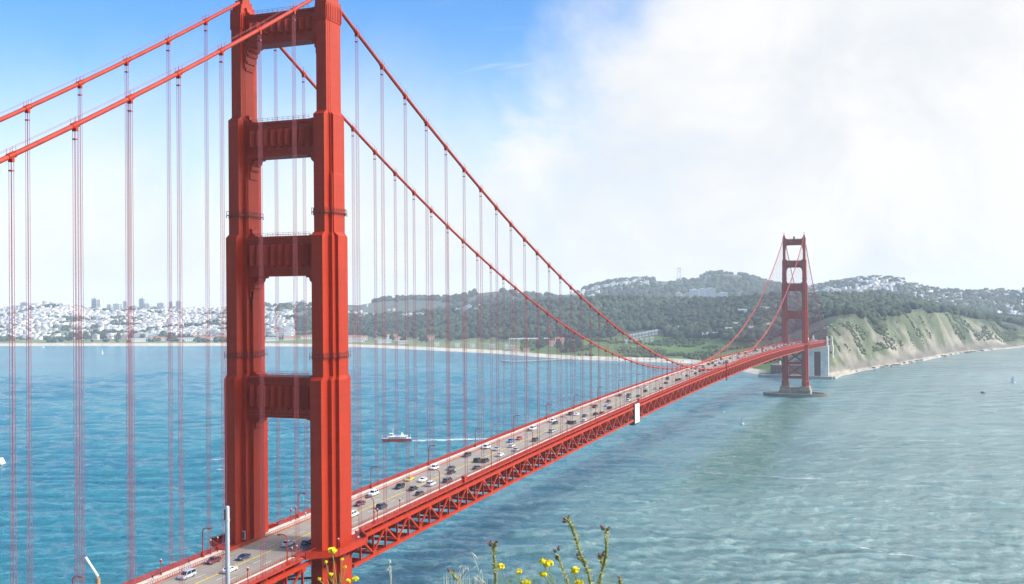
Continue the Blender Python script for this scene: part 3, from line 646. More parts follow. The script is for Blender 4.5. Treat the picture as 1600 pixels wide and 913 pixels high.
# parked cars on the bluff are the pale line on its top: a kerbside row
for i in range(16):
    u = 1288+i*5.2 if i < 10 else 1425+(i-10)*3; a = ang(u); D = float(knots(np.array([a]))[3][0])+30; x, y = bearing(a, D); z = float(ground(np.array([a]), np.array([D]))[0])
    b = MB(); b.box(-2.4, 2.4, -1, 1, .4, 1.2); b.box(-1.5, 1.2, -.9, .9, 1.2, 2.0)
    o = b.build('parked_car', random.choice(PM[:4])); o.location = (x, y, z+.6); o.rotation_euler = (0, 0, -a); o.scale = (1.2, 1.2, 1.2)
    tag(o, 'tiny pale car parked along the bluff top', 'car', 'cars parked on the bluff top')

# ------------------------------------------------------------------ THE BRIDGE
HX = 13.72; SP = 15.24; OFF = 1.73
def zr(y): return 83.4-8.8*((y-640)/640)**2 if 0 <= y <= 1280 else 74.6+.0275*y if y < 0 else 74.6-.0275*(y-1280)
def zc_main(y): return 224.89-142.0+142.0*((y-640)/640)**2
def zc_side(y): return 224.89+.5857*y+.0004*y*y
bridge = empty('suspension_bridge'); tag(bridge, 'long red suspension bridge with two tall stepped towers carrying traffic across the strait', 'bridge')
TY = 1.3
SECT = [(14, 22, [(2.5, 9.0), (3.7, 5.6), (4.8, 3.2)]), (22, 119.9, [(1.72, 7.85), (2.93, 4.5), (4.02, 2.45)]), (119.9, 158.9, [(1.70, 6.7), (2.85, 3.5), (3.75, 1.9)]),
        (158.9, 175.4, [(1.65, 5.35), (2.60, 3.0), (2.85, 2.5)]), (175.4, 191.8, [(1.65, 5.35), (2.10, 2.7), (2.75, 2.35)]), (191.8, 216.6, [(1.55, 3.85), (1.62, 2.9), (1.69, 2.0)]), (216.6, 221.2, [(1.72, 4.1), (1.80, 2.9), (1.88, 2.0)])]
def cross(c, rects, z):
    (a1, b1), (a2, b2), (a3, b3) = rects; x0, y0 = c
    q = [(a1, -b1), (a1, -b2), (a2, -b2), (a2, -b3), (a3, -b3)]
    pts_ = q+[(x, -y) for x, y in reversed(q)]; pts_ = pts_+[(-x, -y) for x, y in pts_]
    return [(x0+x, y0+y, z) for x, y in pts_]
def make_tower(y0, label):
    t = empty('tower', (0, 0, 0)); t.parent = bridge; tag(t, label)
    cy = y0+TY if y0 < 600 else y0-TY
    for sx in (-1, 1):
        rings = []
        for i, (z0, z1, rc) in enumerate(SECT):
            rings.append(cross((sx*HX, cy), rc, z0 if i == 0 else z0+.02)); rings.append(cross((sx*HX, cy), rc, z1-(1.0 if i < 5 else .3)))
        MB().loft(rings).build('leg', PAINT, t)
        s = MB()   # saddle housing on top of the leg
        for hx, hy, z0, z1 in ((1.75, 3.9, 221.0, 222.2), (1.45, 3.2, 222.2, 223.6), (1.2, 2.3, 223.6, 225.0), (1.0, 1.4, 225.0, 226.2)): s.box(sx*HX-hx, sx*HX+hx, cy-hy, cy+hy, z0, z1)
        s.tube([(sx*HX, cy, 226), (sx*HX, cy, 229)], .35, 6); s.ico((sx*HX, cy, 229.3), .7)
        for k in range(8):    # fluted cornice ribs
            xx = sx*HX-1.5+k*.43; s.box(xx, xx+.22, cy-4.16, cy-3.8, 216.9, 220.6)
        for k in range(9):
            yy = cy-3.7+k*.9; s.box(sx*HX+1.5, sx*HX+1.98, yy, yy+.45, 216.9, 220.6); s.box(sx*HX-1.98, sx*HX-1.5, yy, yy+.45, 216.9, 220.6)
        s.build('saddle', PAINT, t)
        for zz_, rc in ((164.3, SECT[3][2]), (125.2, SECT[2][2])):   # painters' gallery round the leg
            w_ = MB(); o_ = [(p[0], p[1]) for p in cross((sx*HX, cy), [(r0+.42, r1+.42) for r0, r1 in rc], 0)]
            for p, q in zip(o_, o_[1:]+o_[:1]):
                L_ = math.hypot(q[0]-p[0], q[1]-p[1])
                if L_ < .02: continue
                w_.bar((*p, zz_), (*q, zz_), .4, .16)
                w_.bar((*p, zz_+1.05), (*q, zz_+1.05), .06, .06)
                k = max(1, int(L_/.9))
                for i in range(k):
                    xx = p[0]+(q[0]-p[0])*i/k; yy = p[1]+(q[1]-p[1])*i/k; w_.box(xx-.05, xx+.05, yy-.05, yy+.05, zz_, zz_+1.15); w_.box(xx-.09, xx+.09, yy-.09, yy+.09, zz_-.7, zz_-.2)
            w_.build('gallery', mat('gallery_red', (0.17, 0.025, 0.016), .6), t)
    for zt, zb, hy, hxi, hxo in ((220.3, 212.0, 2.1, 1.69, 1.6), (190.0, 180.5, 2.4, 2.75, 2.1), (158.0, 147.4, 2.7, 3.75, 2.85), (119.3, 108.3, 3.1, 4.02, 2.9)):
        b = MB(); xi = HX-1.55
        b.box(-xi, xi, cy-hy, cy+hy, zb+.02, zt)
        for z0, z1, e in ((zt-.55, zt+.12, .55), (zb-.2, zb+.5, .55), (zt-1.5, zt-1.2, .18), (zb+1.2, zb+1.5, .18)):
            b.box(-xi, xi, cy-hy-e, cy+hy+e, z0, z1)
        n_ = 9; W_ = 2*(HX-3.4); p0 = zb+2.0; p1 = zt-2.1
        for f in (-1, 1):
            for i in range(n_):    # chevron flutes, each a triangular rib with a pointed foot
                xa = -W_/2+W_*(i+.14)/n_; xb = -W_/2+W_*(i+.86)/n_; yb = cy+f*hy; yo = cy+f*(hy+1.25)
                xm = xa+(xb-xa)*.30
                vs = [(xa, yb, p1), (xb, yb, p1), (xm, yo, p1-.25), (xa, yb, p0+.5), (xb, yb, p0+.5), (xm, yo, p0+.9), ((xa+xb)/2, yb, p0)]
                b._add(vs, [(0, 2, 1), (0, 3, 5, 2), (1, 2, 5, 4), (3, 6, 5), (6, 4, 5)])
        for sx in (-1, 1):
            def X(d): return sx*(HX-hxo-d)
            pr = [(0, zb), (3.6, zb), (3.6, zb-.7), (2.7, zb-.7), (2.4, zb-1.6), (1.5, zb-2.4), (1.5, zb-3.4), (1.05, zb-4.0), (1.05, zb-6.0), (.55, zb-6.2), (.55, zb-8.6), (0, zb-8.6)]
            k_ = 1.0 if zt < 215 else .8
            b.prism_xz([(X(d*k_), zb+(z-zb)*k_) for d, z in pr], cy-1.9, cy+1.9)
            b.prism_xz([(X(d*.82), zb+(z-zb)*.7) for d, z in pr], cy-2.6, cy+2.6)
            pu = [(0, zt), (2.6, zt), (2.6, zt+.5), (1.7, zt+.5), (1.5, zt+1.0), (.8, zt+1.3), (.6, zt+2.4), (0, zt+2.6)]
            b.prism_xz([(X(d), z) for d, z in pu], cy-1.7, cy+1.7)
        for yy in (cy-hy-.4, cy+hy+.4):
            for h_ in (.6, 1.1): b.bar((-xi+3, yy, zt+h_), (xi-3, yy, zt+h_), .06, .06)
            for i in range(12): xx = -xi+3+i*(2*xi-6)/11; b.bar((xx, yy, zt), (xx, yy, zt+1.1), .06, .06, (0, 1, 0))
        b.build('strut', PAINT, t)
    c_ = MB()
    if y0 > 600: c_.box(-1.1, 1.1, cy-1.2, cy+1.2, 220.4, 223.4); c_.box(-.7, .7, cy-.8, cy+.8, 223.4, 224.6); c_.build('beacon_house', PAINT, t)
    for z0, z1 in ((28, 44.5), (47.5, 64)):   # crossed braces below the road
        m = MB(); xi = HX-2.6
        m.bar((-xi, cy, z0), (xi, cy, z1), 1.7, 2.0, (0, 1, 0)); m.bar((-xi, cy+.01, z1), (xi, cy+.01, z0), 1.72, 2.02, (0, 1, 0)); m.build('cross_brace', PAINT, t)
    for z0, z1 in ((24.6, 28.0), (44.5, 47.5)): MB().box(-HX+2, HX-2, cy-2.4, cy+2.4, z0, z1).build('lower_strut', PAINT, t)
    for sx in (-1, 1):     # sidewalk balcony that carries the walkway round the leg
        z_ = zr(min(max(y0, 1), 1279)); fy = 1
        poly = [(9.75, -13.5), (14.0, -13.5), (19.6, -8.4), (20.2, -7.2), (20.2, 7.6), (19.4, 9.4), (14.0, 15.5), (9.75, 15.5)]
        m = MB(); m.loft([[(sx*x, cy+y, zz2) for x, y in (poly if sx > 0 else poly[::-1])] for zz2 in (z_-1.75, z_-1.235)])
        m.build('balcony', STEEL, t)
        r_ = MB()
        for (xa, ya), (xb, yb) in list(zip(poly, poly[1:]))[1:6]:
            for zz2, hh in ((z_-.03, .12), (z_-.75, .9), (z_-1.62, .85)): r_.bar((sx*xa, cy+ya, zz2), (sx*xb, cy+yb, zz2), .16 if hh > .2 else .24, hh)
        for xa, ya in poly[1:7]: r_.box(sx*xa-.14, sx*xa+.14, cy+ya-.14, cy+ya+.14, z_-2.1, z_+.08)
        for ya in (-7, -3, 1, 5): r_.bar((sx*20.0, cy+ya, z_-1.9), (sx*(HX+1), cy+ya, z_-6.0), .3, .5)
        r_.build('balcony_railing', STEEL, t)
    return t
make_tower(0, 'tall near tower standing left of centre with sunlit right faces')
make_tower(1280, 'far tower rising small and pale from its oval pier')
# concrete piers of the towers
for y0, lb in ((0, 'concrete pier under the near tower, below the picture'), (1280, 'grey concrete pier and oval fender ring under the far tower')):
    cy = y0+TY if y0 < 600 else y0-TY
    o = empty('tower_pier', (0, cy, 0)); m = MB()
    for sx in (-1, 1): m.box(sx*HX-7.6, sx*HX+7.6, -12.5, 12.5, -6, 9.5); m.box(sx*HX-6.3, sx*HX+6.3, -11, 11, 9.5, 14.0)
    m.box(-HX+7.6, HX-7.6, -9.5, 9.5, -6, 12.2)
    for sx in (-1, 1):
        for k in range(6): xx = sx*HX-6.5+k*2.6; m.box(xx-.5, xx+.5, -13.2, -12.4, 1, 9.0)
    m.build('shaft', mat('weathered_concrete', (0.26, 0.215, 0.165), .9, var=.3, scale=.2), o)
    f = MB(); k = 48
    def ring(rx, ry, z): return [(rx*math.cos(2*math.pi*j/k), ry*math.sin(2*math.pi*j/k), z) for j in range(k)]
    f.loft([ring(44.5, 23.5, -5), ring(44.5, 23.5, 3.6), ring(45, 24, 3.65), ring(45, 24, 4.5), ring(40.5, 19.5, 4.5), ring(40.5, 19.5, -5)], cap=False)
    f.build('fender_ring', mat('wet_concrete', (0.17, 0.155, 0.13), .9, var=.3, scale=.2), o); tag(o, lb, 'bridge pier')

# cables, bands, suspenders
def main_y(): return [OFF+SP*k for k in range(1, 84)]
def side_y(): return [-(0.65+SP*k) for k in range(1, 23)]
def susp(b, x, y, zt, zb):
    for sx in (-.42, .42):
        for sy in (-.30, .30):
            b.bar((x+sx*.75, y+sy*.8, zt), (x+sx, y+sy, zb), .068, .068, (0, 1, 0))
    b.box(x-.42, x+.42, y-.32, y+.32, zt-1.8, zt-1.55)
    h = zt-zb
rest_s, count = MB(), 0
for sx in (1, -1):
    x = sx*HX
    cable = empty('main_cable'); cable.parent = bridge; tag(cable, 'red main cable on the %s side' % ('near, right-hand' if sx > 0 else 'far, left-hand'))
    pm = [(x, y, zc_main(y)) for y in np.linspace(0, 1280, 161)]; ps = [(x, y, zc_side(y)) for y in np.linspace(-343, 0, 40, endpoint=False)]; pf = [(x, 1280-y, zc_side(y)) for y in np.linspace(0, -343, 40)][1:]
    MB().tube(ps+pm+pf, .48, 10).build('strand_bundle', mat('cable_red', (0.36, 0.040, 0.022), .55, var=.2, scale=.3, spec=.2), cable, True)
    hr = MB()
    for dx_ in (-.42, .42):
        hr.tube([(px_+dx_, py_, pz_+1.35) for px_, py_, pz_ in (ps+pm+pf)[::3]], .03, 4)
    hr.build('hand_rope', ROPE, cable)
    bands = MB()
    allp = [(y, zc_side(y)) for y in side_y()]+[(y, zc_main(y)) for y in main_y()]+[(1280-y, zc_side(y)) for y in side_y()]
    for i, (y, z) in enumerate(allp):
        d = Vector((0, 1, ((zc_main(y+.5)-zc_main(y-.5)) if 0 < y < 1280 else (zc_side(-abs(y if y < 0 else 1280-y)+.5)-zc_side(-abs(y if y < 0 else 1280-y)-.5))*(1 if y < 0 else -1)))).normalized()
        vis = (-130 < y < 660); b = MB() if vis else bands
        p = Vector((x, y, z)); b.tube([p-d*.95, p-d*.9, p+d*.9, p+d*.95], [.5, .60, .60, .5], 10); b.box(x-.5, x+.5, y-.28, y+.28, z-1.15, z-.3)
        for s_ in (-.7, .7): b.tube([p+d*s_+Vector((.42, 0, 0)), p+d*s_+Vector((.42, 0, 1.5))], .05, 4); b.tube([p+d*s_-Vector((.42, 0, 0)), p+d*s_+Vector((-.42, 0, 1.5))], .05, 4)
        if vis: b.build('cable_band', STEEL, cable)
        zb = zr(y)-2.4
        if z-1.2 > zb+.6:
            q = MB() if vis else rest_s; susp(q, x, y, z-1.0, zb)
            if vis: q.build('suspender', ROPE, bridge)
    tag(bands.build('cable_band', STEEL, cable), kind='stuff')
tag(rest_s.build('suspender', ROPE, bridge), kind='stuff')

# deck
def sweep(b, x0, x1, o0, o1, ya=-343, yb=1720, step=7.62, m=0):
    ys_ = np.linspace(ya, yb, int((yb-ya)/step)+1)
    return b.loft([[(x0, y, zr(y)+o0), (x1, y, zr(y)+o0), (x1, y, zr(y)+o1), (x0, y, zr(y)+o1)] for y in ys_], m)
def road_mat():
    m = bpy.data.materials.new('worn_road'); m.use_nodes = True; n = NT(m.node_tree); b = n.n['Principled BSDF']; b.inputs['Roughness'].default_value = .85
    t = n.add('ShaderNodeTexCoord').outputs['Object']; sp = n.add('ShaderNodeSeparateXYZ', inp={0: t}).outputs
    lane = n.math('ABSOLUTE', n.math('SUBTRACT', n.math('FRACT', n.math('DIVIDE', n.math('ADD', sp[0], 9.0), 3.0)), 0.5))
    tr = n.smooth(n.math('ABSOLUTE', n.math('SUBTRACT', lane, 0.26)), 0.0, 0.14)
    st = n.noise(n.mapping(t, (1.1, 0.012, 1)), 1.0, 4, .6); pa = n.noise(n.mapping(t, (.25, .045, 1)), 1.0, 4, .6)
    f = n.math('ADD', n.math('MULTIPLY_ADD', st, .35, .55), n.math('ADD', n.math('MULTIPLY', tr, .16), n.math('MULTIPLY_ADD', pa, .4, -.12)))
    jt = n.math('LESS_THAN', n.math('FRACT', n.math('DIVIDE', sp[1], 15.24)), 0.018); f = n.math('SUBTRACT', f, n.math('MULTIPLY', jt, .25))
    nd = n.add('ShaderNodeVectorMath', operation='SCALE', inp={0: (.305, .265, .215), 'Scale': f}); n.l.new(nd.outputs[0], b.inputs['Base Color']); return m
deck = empty('deck'); deck.parent = bridge
sweep(MB(), -9.35, 9.35, -2.0, -1.55).build('roadway', road_mat(), deck)
mk = MB(); ymk = lambda y: zr(y)-1.546
def stripe(x, w_, y0, y1, m): mk._add([(x-w_/2, y0, ymk(y0)), (x+w_/2, y0, ymk(y0)), (x+w_/2, y1, ymk(y1)), (x-w_/2, y1, ymk(y1))], [(0, 1, 2, 3)], m)
for y in np.arange(-340, 1700, 3.81):
    stripe(-.22, .2, y, y+3.81, 0); stripe(.22, .2, y, y+3.81, 0)
    if int(round((y+340)/3.81)) % 4 == 0:
        for xx in (-6, -3, 3, 6): stripe(xx, .15, y, y+3.7, 1)
mk.build('lane_marking', [YEL, WHT], deck)
for sx in (-1, 1):
    b = MB(); x0, x1 = sorted((sx*9.4, sx*13.35)); sweep(b, x0, x1, -1.62, -1.25); b.build('sidewalk', WALK, deck)
    b = MB(); x0, x1 = sorted((sx*13.40, sx*13.62)); sweep(b, x0, x1, -1.72, -1.18); sweep(b, *sorted((sx*13.42, sx*13.60)), -.08, .06)
    ya, yb = -343, 1690
    for y in np.arange(ya, yb, .30):
        if abs(y-1.5) < 15 or abs(y-1278.5) < 15: continue
        wd = .075 if int(round((y-ya)/.3)) % 12 else .12
        b.box(sx*13.51-.03, sx*13.51+.03, y-wd, y+wd, zr(y)-1.18, zr(y)-.08)
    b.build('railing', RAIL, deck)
    b = MB(); sweep(b, *sorted((sx*9.28, sx*9.62)), -1.56, -1.20); sweep(b, *sorted((sx*9.42, sx*9.54)), -.62, -.50)
    for y in np.arange(-343, 1690, .9): b.box(sx*9.48-.04, sx*9.48+.04, y-.045, y+.045, zr(y)-1.20, zr(y)-.62)
    b.build('kerb_rail', mat('rust_red', (0.30, 0.085, 0.045), .7, var=.25, scale=.3), deck)
fb = MB()
for k in range(-44, 226):
    y = OFF+7.62*k
    if abs(y-1.5) < 9 or abs(y-1278.5) < 9 or y > 1720: continue
    z = zr(y); fb.box(-13.2, 13.2, y-.22, y+.22, z-5.2, z-2.06); fb.box(-13.2, 13.2, y-.16, y+.16, z-9.7, z-8.9)
    if abs(y) < 700 or True: fb.bar((-12.9, y, z-5.2), (0, y, z-8.9), .5, .5, (0, 1, 0)); fb.bar((12.9, y, z-5.2), (0, y, z-8.9), .5, .5, (0, 1, 0))
    if k % 2 == 0: fb.box(-13.2, 13.2, y-.3, y+.3, z-10.3, z-9.7); fb.bar((-13, y, z-10.0), (13, y+15.24, zr(y+15.24)-10.0), .45, .5); fb.bar((13, y, z-9.96), (-13, y+15.24, zr(y+15.24)-9.96), .45, .5)
fb.build('floor_framing', STEEL, deck)
for sx in (1, -1):
    tr = empty('side_truss'); tr.parent = bridge; tag(tr, 'stiffening truss on the %s side' % ('near, sunlit' if sx > 0 else 'far, shaded'))
    x = sx*13.72; segs = ((-343, -9.5), (12.5, 1267), (1289, 1600))
    top, bot = MB(), MB()
    for ya, yb in segs:
        sweep(top, x-.42, x+.42, -3.55, -2.45, ya, yb); sweep(bot, x-.42, x+.42, -10.4, -9.45, ya, yb)
    restp, restd = MB(), MB()
    for k in range(-44, 210):
        y = OFF+7.62*k
        if not any(a < y < b for a, b in segs): continue
        z = zr(y); node_top = k % 2 == 0
        if node_top: top.box(x-.46, x+.46, y-.85, y+.85, z-4.5, z-3.5)
        else: bot.box(x-.46, x+.46, y-.85, y+.85, z-9.5, z-8.6)
        vis = sx > 0 and -20 < k < 80
        q = MB() if vis else restp; q.box(x-.28, x+.28, y-.2, y+.2, z-9.5, z-3.5)
        if vis: q.build('post', STEEL, tr)
        y2 = y+7.62
        if any(a < y2 < b for a, b in segs):
            q = MB() if vis else restd
            q.bar((x, y, z-(3.3 if node_top else 9.3)), (x, y2, zr(y2)-(9.3 if node_top else 3.3)), .55, .42, (1, 0, 0))
            if vis: q.build('diagonal', STEEL, tr)
    top.build('top_chord', STEEL, tr); bot.build('bottom_chord', STEEL, tr)
    tag(restp.build('post', STEEL, tr), kind='stuff'); tag(restd.build('diagonal', STEEL, tr), kind='stuff')

# concrete pylons at the far end
for y0, lb in ((1623, 'pale concrete pylon with a dark gate opening right behind the far tower'), (1725, 'second pale concrete pylon behind the first at the bridge end')):
    o = empty('concrete_pylon', (0, y0, 0)); m = MB(); zt = zr(y0)
    for sx in (-1, 1):
        m.box(sx*12-6.5, sx*12+6.5, -5, 5, -2, zt-11); 
        for k in range(3): m.box(sx*(9+k*3)-.5, sx*(9+k*3)+.5, -5.3, -4.9, 2, zt-14)
        m.box(sx*16-1.5, sx*16+1.5, -4, 4, zt-11, zt+3); m.box(sx*16-1.1, sx*16+1.1, -3, 3, zt+3, zt+5.2); m.box(sx*16-.6, sx*16+.6, -1.6, 1.6, zt+5.2, zt+7)
    m.box(-5.5, 5.5, -4.4, 4.4, zt-20, zt-11); m.build('shaft', CONCL, o)
    MB().box(-5.5, 5.5, 1.5, 2.5, 0, zt-20).build('gate', mat('brick_red', (0.20, 0.075, 0.055), .9, var=.2, scale=.2), o); tag(o, lb, 'pylon')
o = empty('steel_arch', (0, 1628, 0)); m = MB()
for sx in (-1, 1):
    pr = [(sx*10, 2+94*t, 20+150*t*(1-t)) for t in np.linspace(0, 1, 13)]
    for p, q in zip(pr, pr[1:]): m.bar(p, q, 1.6, 2.2)
    for p in pr[1:-1]: m.bar(p, (p[0], p[1], 62), .6, .6)
m.build('rib', STEEL, o); tag(o, 'red steel arch between the two concrete pylons', 'arch')
for i, u in enumerate((1304, 1311)):
    x, y = bearing(ang(u), 2060+i*22); m = MB(); m.box(-4, 4, -3, 3, -1, 30-i*2); m.box(-4.5, 4.5, -3.5, 3.5, 30-i*2, 31.4-i*2); m2 = m.build('approach_pier', CONCL); m2.location = (x, y, 2)
    tag(m2, 'cream concrete pier right of the pylons, %s the pair' % ('left of' if i == 0 else 'right of'), 'pier')
# brick fort and sea wall at the foot of the far tower
BRICK = mat('fort_brick', (0.24, 0.115, 0.085), .9, var=.25, scale=.15)
fo = empty('brick_fort', (-38, 1690, 0), -0.12); m = MB(); m.box(-44, 40, -26, 26, 1, 17); m.box(-45, 41, -27, 27, 17, 18.2); m.build('wall', BRICK, fo)
wn = MB()
for lv in (5, 11):
    for i in range(16): wn.box(-41+i*5.1, -39.4+i*5.1, -26.15, -25.8, lv, lv+2.2)
    for i in range(9): wn.box(39.8, 40.15, -22+i*5, -20.5+i*5, lv, lv+2.2); wn.box(-44.15, -43.8, -22+i*5, -20.5+i*5, lv, lv+2.2)
wn.build('gun_port', DARK, fo); MB().tube([(-30, -15, 18), (-30, -15, 25)], 1.6, 8).build('lantern', WHT, fo)
tag(fo, 'low brick sea fort behind the far tower with rows of small openings', 'fort')
sw = MB(); sw.bar((-100, 1628, 1.6), (26, 1606, 1.6), 8, 4.5); sw.bar((26, 1606, 1.6), (34, 1700, 1.6), 8, 4.4); tag(sw.build('sea_wall', CONC), 'dark grey sea wall along the water in front of the fort', 'sea wall')

# ------------------------------------------------------------------ street lamps and marker posts on the deck
def make_lamp():
    o = empty('street_lamp')
    MB().loft([[(a*h, b*h, z) for a, b in ((-1, -1), (1, -1), (1, 1), (-1, 1))] for z, h in ((0, .34), (.9, .34), (1.1, .22), (1.2, .2))]).build('base', STEEL, o)
    pts_ = [(0, 0, 1.1), (0, 0, 6.6)]+[(1.25-1.25*math.cos(t), 0, 6.6+1.15*math.sin(t)) for t in np.linspace(.25, 1.75, 6)]+[(2.1, 0, 7.68)]
    MB().tube(pts_, [.17]+[.13]*(len(pts_)-1), 8).build('post', STEEL, o)
    h = MB(); h.loft([[(x, y*k, z) for y, z in ((-.30, 7.48), (.30, 7.48), (.22, 7.86), (-.22, 7.86))] for x, k in ((1.7, .5), (1.9, 1), (2.75, 1), (2.95, .6))]); h.build('lamp_head', mat('lamp_housing', (0.20, 0.06, 0.03), .6), o)
    MB().box(1.95, 2.72, -.2, .2, 7.40, 7.47).build('lens', LAMPG, o)
    return o
lamp0 = make_lamp(); used = False
ORD = ['first', 'second', 'third', 'fourth', 'fifth', 'sixth', 'seventh', 'eighth', 'ninth', 'tenth', 'eleventh', 'twelfth', 'thirteenth', 'fourteenth', 'fifteenth', 'sixteenth', 'seventeenth', 'eighteenth', 'nineteenth', 'twentieth']
for sx in (-1, 1):
    for k in range(-1, 31):
        y = -19.5+45.9*k
        if abs(y-1280) < 12: continue
        if sx > 0 and k < 0: continue
        o = lamp0 if not used else copy_tree(lamp0); used = True
        o.location = (sx*13.05, y, zr(y)-1.25); o.rotation_euler = (0, 0, math.pi if sx > 0 else 0)
        side = 'near' if sx > 0 else 'far'
        if k < 0: lb = 'curved red street lamp at the lower left corner'
        elif k == 0: lb = 'curved red street lamp just before the near tower on the %s railing' % side
        elif k <= 14: lb = 'curved red street lamp on the %s railing, %s past the near tower' % (side, ORD[k-1])
        else: lb = 'tiny curved lamp on the %s railing along the distant half of the bridge' % side
        tag(o, lb, 'street lamp', 'street lamps along the bridge railings')
pp = empty('marker_post'); MB().lathe([(.16, 0), (.16, .3), (.11, .35), (.10, 3.0)], n=8).build('post', STEEL, pp)
b = MB(); b.lathe([(.12, 3.0), (.27, 3.12), (.30, 3.62), (.22, 3.72)], n=8); b.build('head', STEEL, pp); MB().lathe([(.24, 3.73), (.2, 3.9), (.05, 3.98)], n=8).build('cap', mat('pale_cap', (0.62, 0.52, 0.47), .6), pp)
used = False
for sx, y, lb in ((-1, -16.6, 'left of a pair of round-headed posts by the lamp left of the tower'), (-1, -13.6, 'right of a pair of round-headed posts by the lamp left of the tower'), (-1, -36.4, 'single round-headed red post at the far railing, lower left'),
                  (-1, 22.0, 'left of a pair of round-headed posts seen through the near tower'), (-1, 24.6, 'right of a pair of round-headed posts seen through the near tower'), (1, 27.2, 'left of a pair of round-headed posts just right of the tower'), (1, 29.2, 'right of a pair of round-headed posts just right of the tower'),
                  (1, 43.8, 'single round-headed post on the near railing right of the tower'), (1, -16.8, 'left of a pair of round-headed posts at the near railing before the tower'), (1, -14.6, 'right of a pair of round-headed posts at the near railing before the tower'), (1, -36.0, 'single round-headed post at the near railing, lower left'),
                  (1, -5.2, 'round-headed post left on the balcony of the near tower'), (1, 4.2, 'round-headed post right on the balcony of the near tower')):
    o = pp if not used else copy_tree(pp); used = True
    o.location = (sx*(12.7 if abs(y) > 6 else 19.6), y, zr(y)-1.25); tag(o, lb, 'post', 'round-headed posts on the bridge')
tb = MB(); tb.lathe([(.12, 0), (.12, .06), (.05, .1), (.045, .85)], n=6); tbm = tb.mesh('lane_marker', YEL)
for i in range(92):
    y = -78+i*3.9
    o = link('lane_marker', tbm); o.location = (0, y, zr(y)-1.545); tag(o, 'thin yellow marker tube standing on the yellow centre line', 'lane marker', 'yellow tubes along the centre line')

# ------------------------------------------------------------------ cars
CARCOL = {'white': (0.78, 0.78, 0.77), 'silver': (0.42, 0.44, 0.47), 'black': (0.022, 0.024, 0.028), 'dark grey': (0.065, 0.07, 0.08), 'dark blue': (0.03, 0.05, 0.11), 'maroon': (0.16, 0.018, 0.025), 'red': (0.42, 0.025, 0.02), 'yellow': (0.72, 0.52, 0.03), 'blue': (0.07, 0.16, 0.36), 'tan': (0.35, 0.30, 0.22)}
def car_paint(c):
    m = mat('car_'+c.replace(' ', '_'), CARCOL[c], .28); m.node_tree.nodes['Principled BSDF'].inputs['Coat Weight'].default_value = .6; return m
# kind : length, width, lower-body profile (y,z), belt z, cabin bottom y0,y1, cabin top y0,y1, roof z
KIND = {'sedan': (4.7, 1.82, [(-2.3, .3), (-2.35, .75), (-2.2, .95), (-1.5, 1.0), (.9, .97), (2.0, .82), (2.32, .66), (2.35, .3)], .97, -1.75, 1.05, -1.0, .25, 1.46),
        'SUV': (4.7, 1.92, [(-2.3, .35), (-2.35, .8), (-2.3, 1.08), (.95, 1.08), (2.1, .98), (2.32, .8), (2.35, .35)], 1.07, -2.25, 1.15, -1.95, .45, 1.76),
        'hatchback': (4.1, 1.78, [(-2.0, .3), (-2.05, .7), (-2.0, .98), (.9, .98), (1.75, .85), (2.02, .65), (2.05, .3)], .97, -1.95, 1.1, -1.5, .35, 1.5),
        'minivan': (5.0, 1.98, [(-2.45, .3), (-2.5, .8), (-2.45, 1.05), (1.3, 1.05), (2.25, .9), (2.47, .7), (2.5, .3)], 1.04, -2.4, 1.6, -2.2, .75, 1.82),
        'sports car': (4.4, 1.85, [(-2.15, .25), (-2.2, .65), (-2.1, .9), (-1.4, .92), (.7, .85), (1.9, .68), (2.18, .55), (2.2, .25)], .88, -1.6, .8, -.85, -.05, 1.24)}
def car_meshes(kind, one=False):
    L, W, prof, zb, y0, y1, t0, t1, zr_ = KIND[kind]; h = W/2; out = {}
    b = MB()
    def ring(x, k): 
        cy = 0; cz = .6
        return [(x, cy+(y-cy)*k, cz+(z-cz)*k) for y, z in prof]
    b.loft([ring(-h, .93), ring(-h+.06, .985), ring(-h+.2, 1), ring(h-.2, 1), ring(h-.06, .985), ring(h, .93)])
    rw = h-.2   # roof panel and pillars
    b.loft([[(-rw+.02, t0-.05, zr_-.07), (rw-.02, t0-.05, zr_-.07), (rw-.02, t1+.08, zr_-.07), (-rw+.02, t1+.08, zr_-.07)], [(-rw+.1, t0+.08, zr_), (rw-.1, t0+.08, zr_), (rw-.1, t1-.05, zr_), (-rw+.1, t1-.05, zr_)]])
    for sx in (-1, 1):
        for ya, yb in ((y0, t0), (y1, t1)): b.bar((sx*(h-.1), ya, zb), (sx*(rw+.0), yb, zr_-.05), .09, .12, (0, 1, 0))
        ym = (y0+y1)/2-.1; b.bar((sx*(h-.095), ym, zb), (sx*(rw+.005), ym-.1, zr_-.05), .06, .12, (0, 1, 0))
        b.box(*sorted((sx*(h-.05), sx*(h+.17))), y1-.35, y1-.18, zb-.02, zb+.13)
    out['body'] = b
    g = MB(); e = .14
    g.loft([[(-h+e, y0+.06, zb-.03), (h-e, y0+.06, zb-.03), (h-e, y1-.06, zb-.03), (-h+e, y1-.06, zb-.03)], [(-rw+.04, t0, zr_-.06), (rw-.04, t0, zr_-.06), (rw-.04, t1, zr_-.06), (-rw+.04, t1, zr_-.06)]])
    out['window'] = g
    ws = MB(); wl = []
    for sx in (-1, 1):
        for yy in (-L*.29, L*.30):
            q = MB(); q.tube([(sx*(h-.2), yy, .33), (sx*(h+.01), yy, .33)], .33, 12); q.tube([(sx*(h+.012), yy, .33), (sx*(h+.03), yy, .33)], .2, 8, 1); wl.append(q)
    out['wheel'] = wl
    out['headlight'] = [MB().box(sx*h*.7-.2, sx*h*.7+.2, L/2-.14, L/2-.01, .62, .78) for sx in (-1, 1)]
    out['taillight'] = [MB().box(sx*h*.76-.16, sx*h*.76+.16, -L/2-.02, -L/2+.1, .72, .92) for sx in (-1, 1)]
    return out
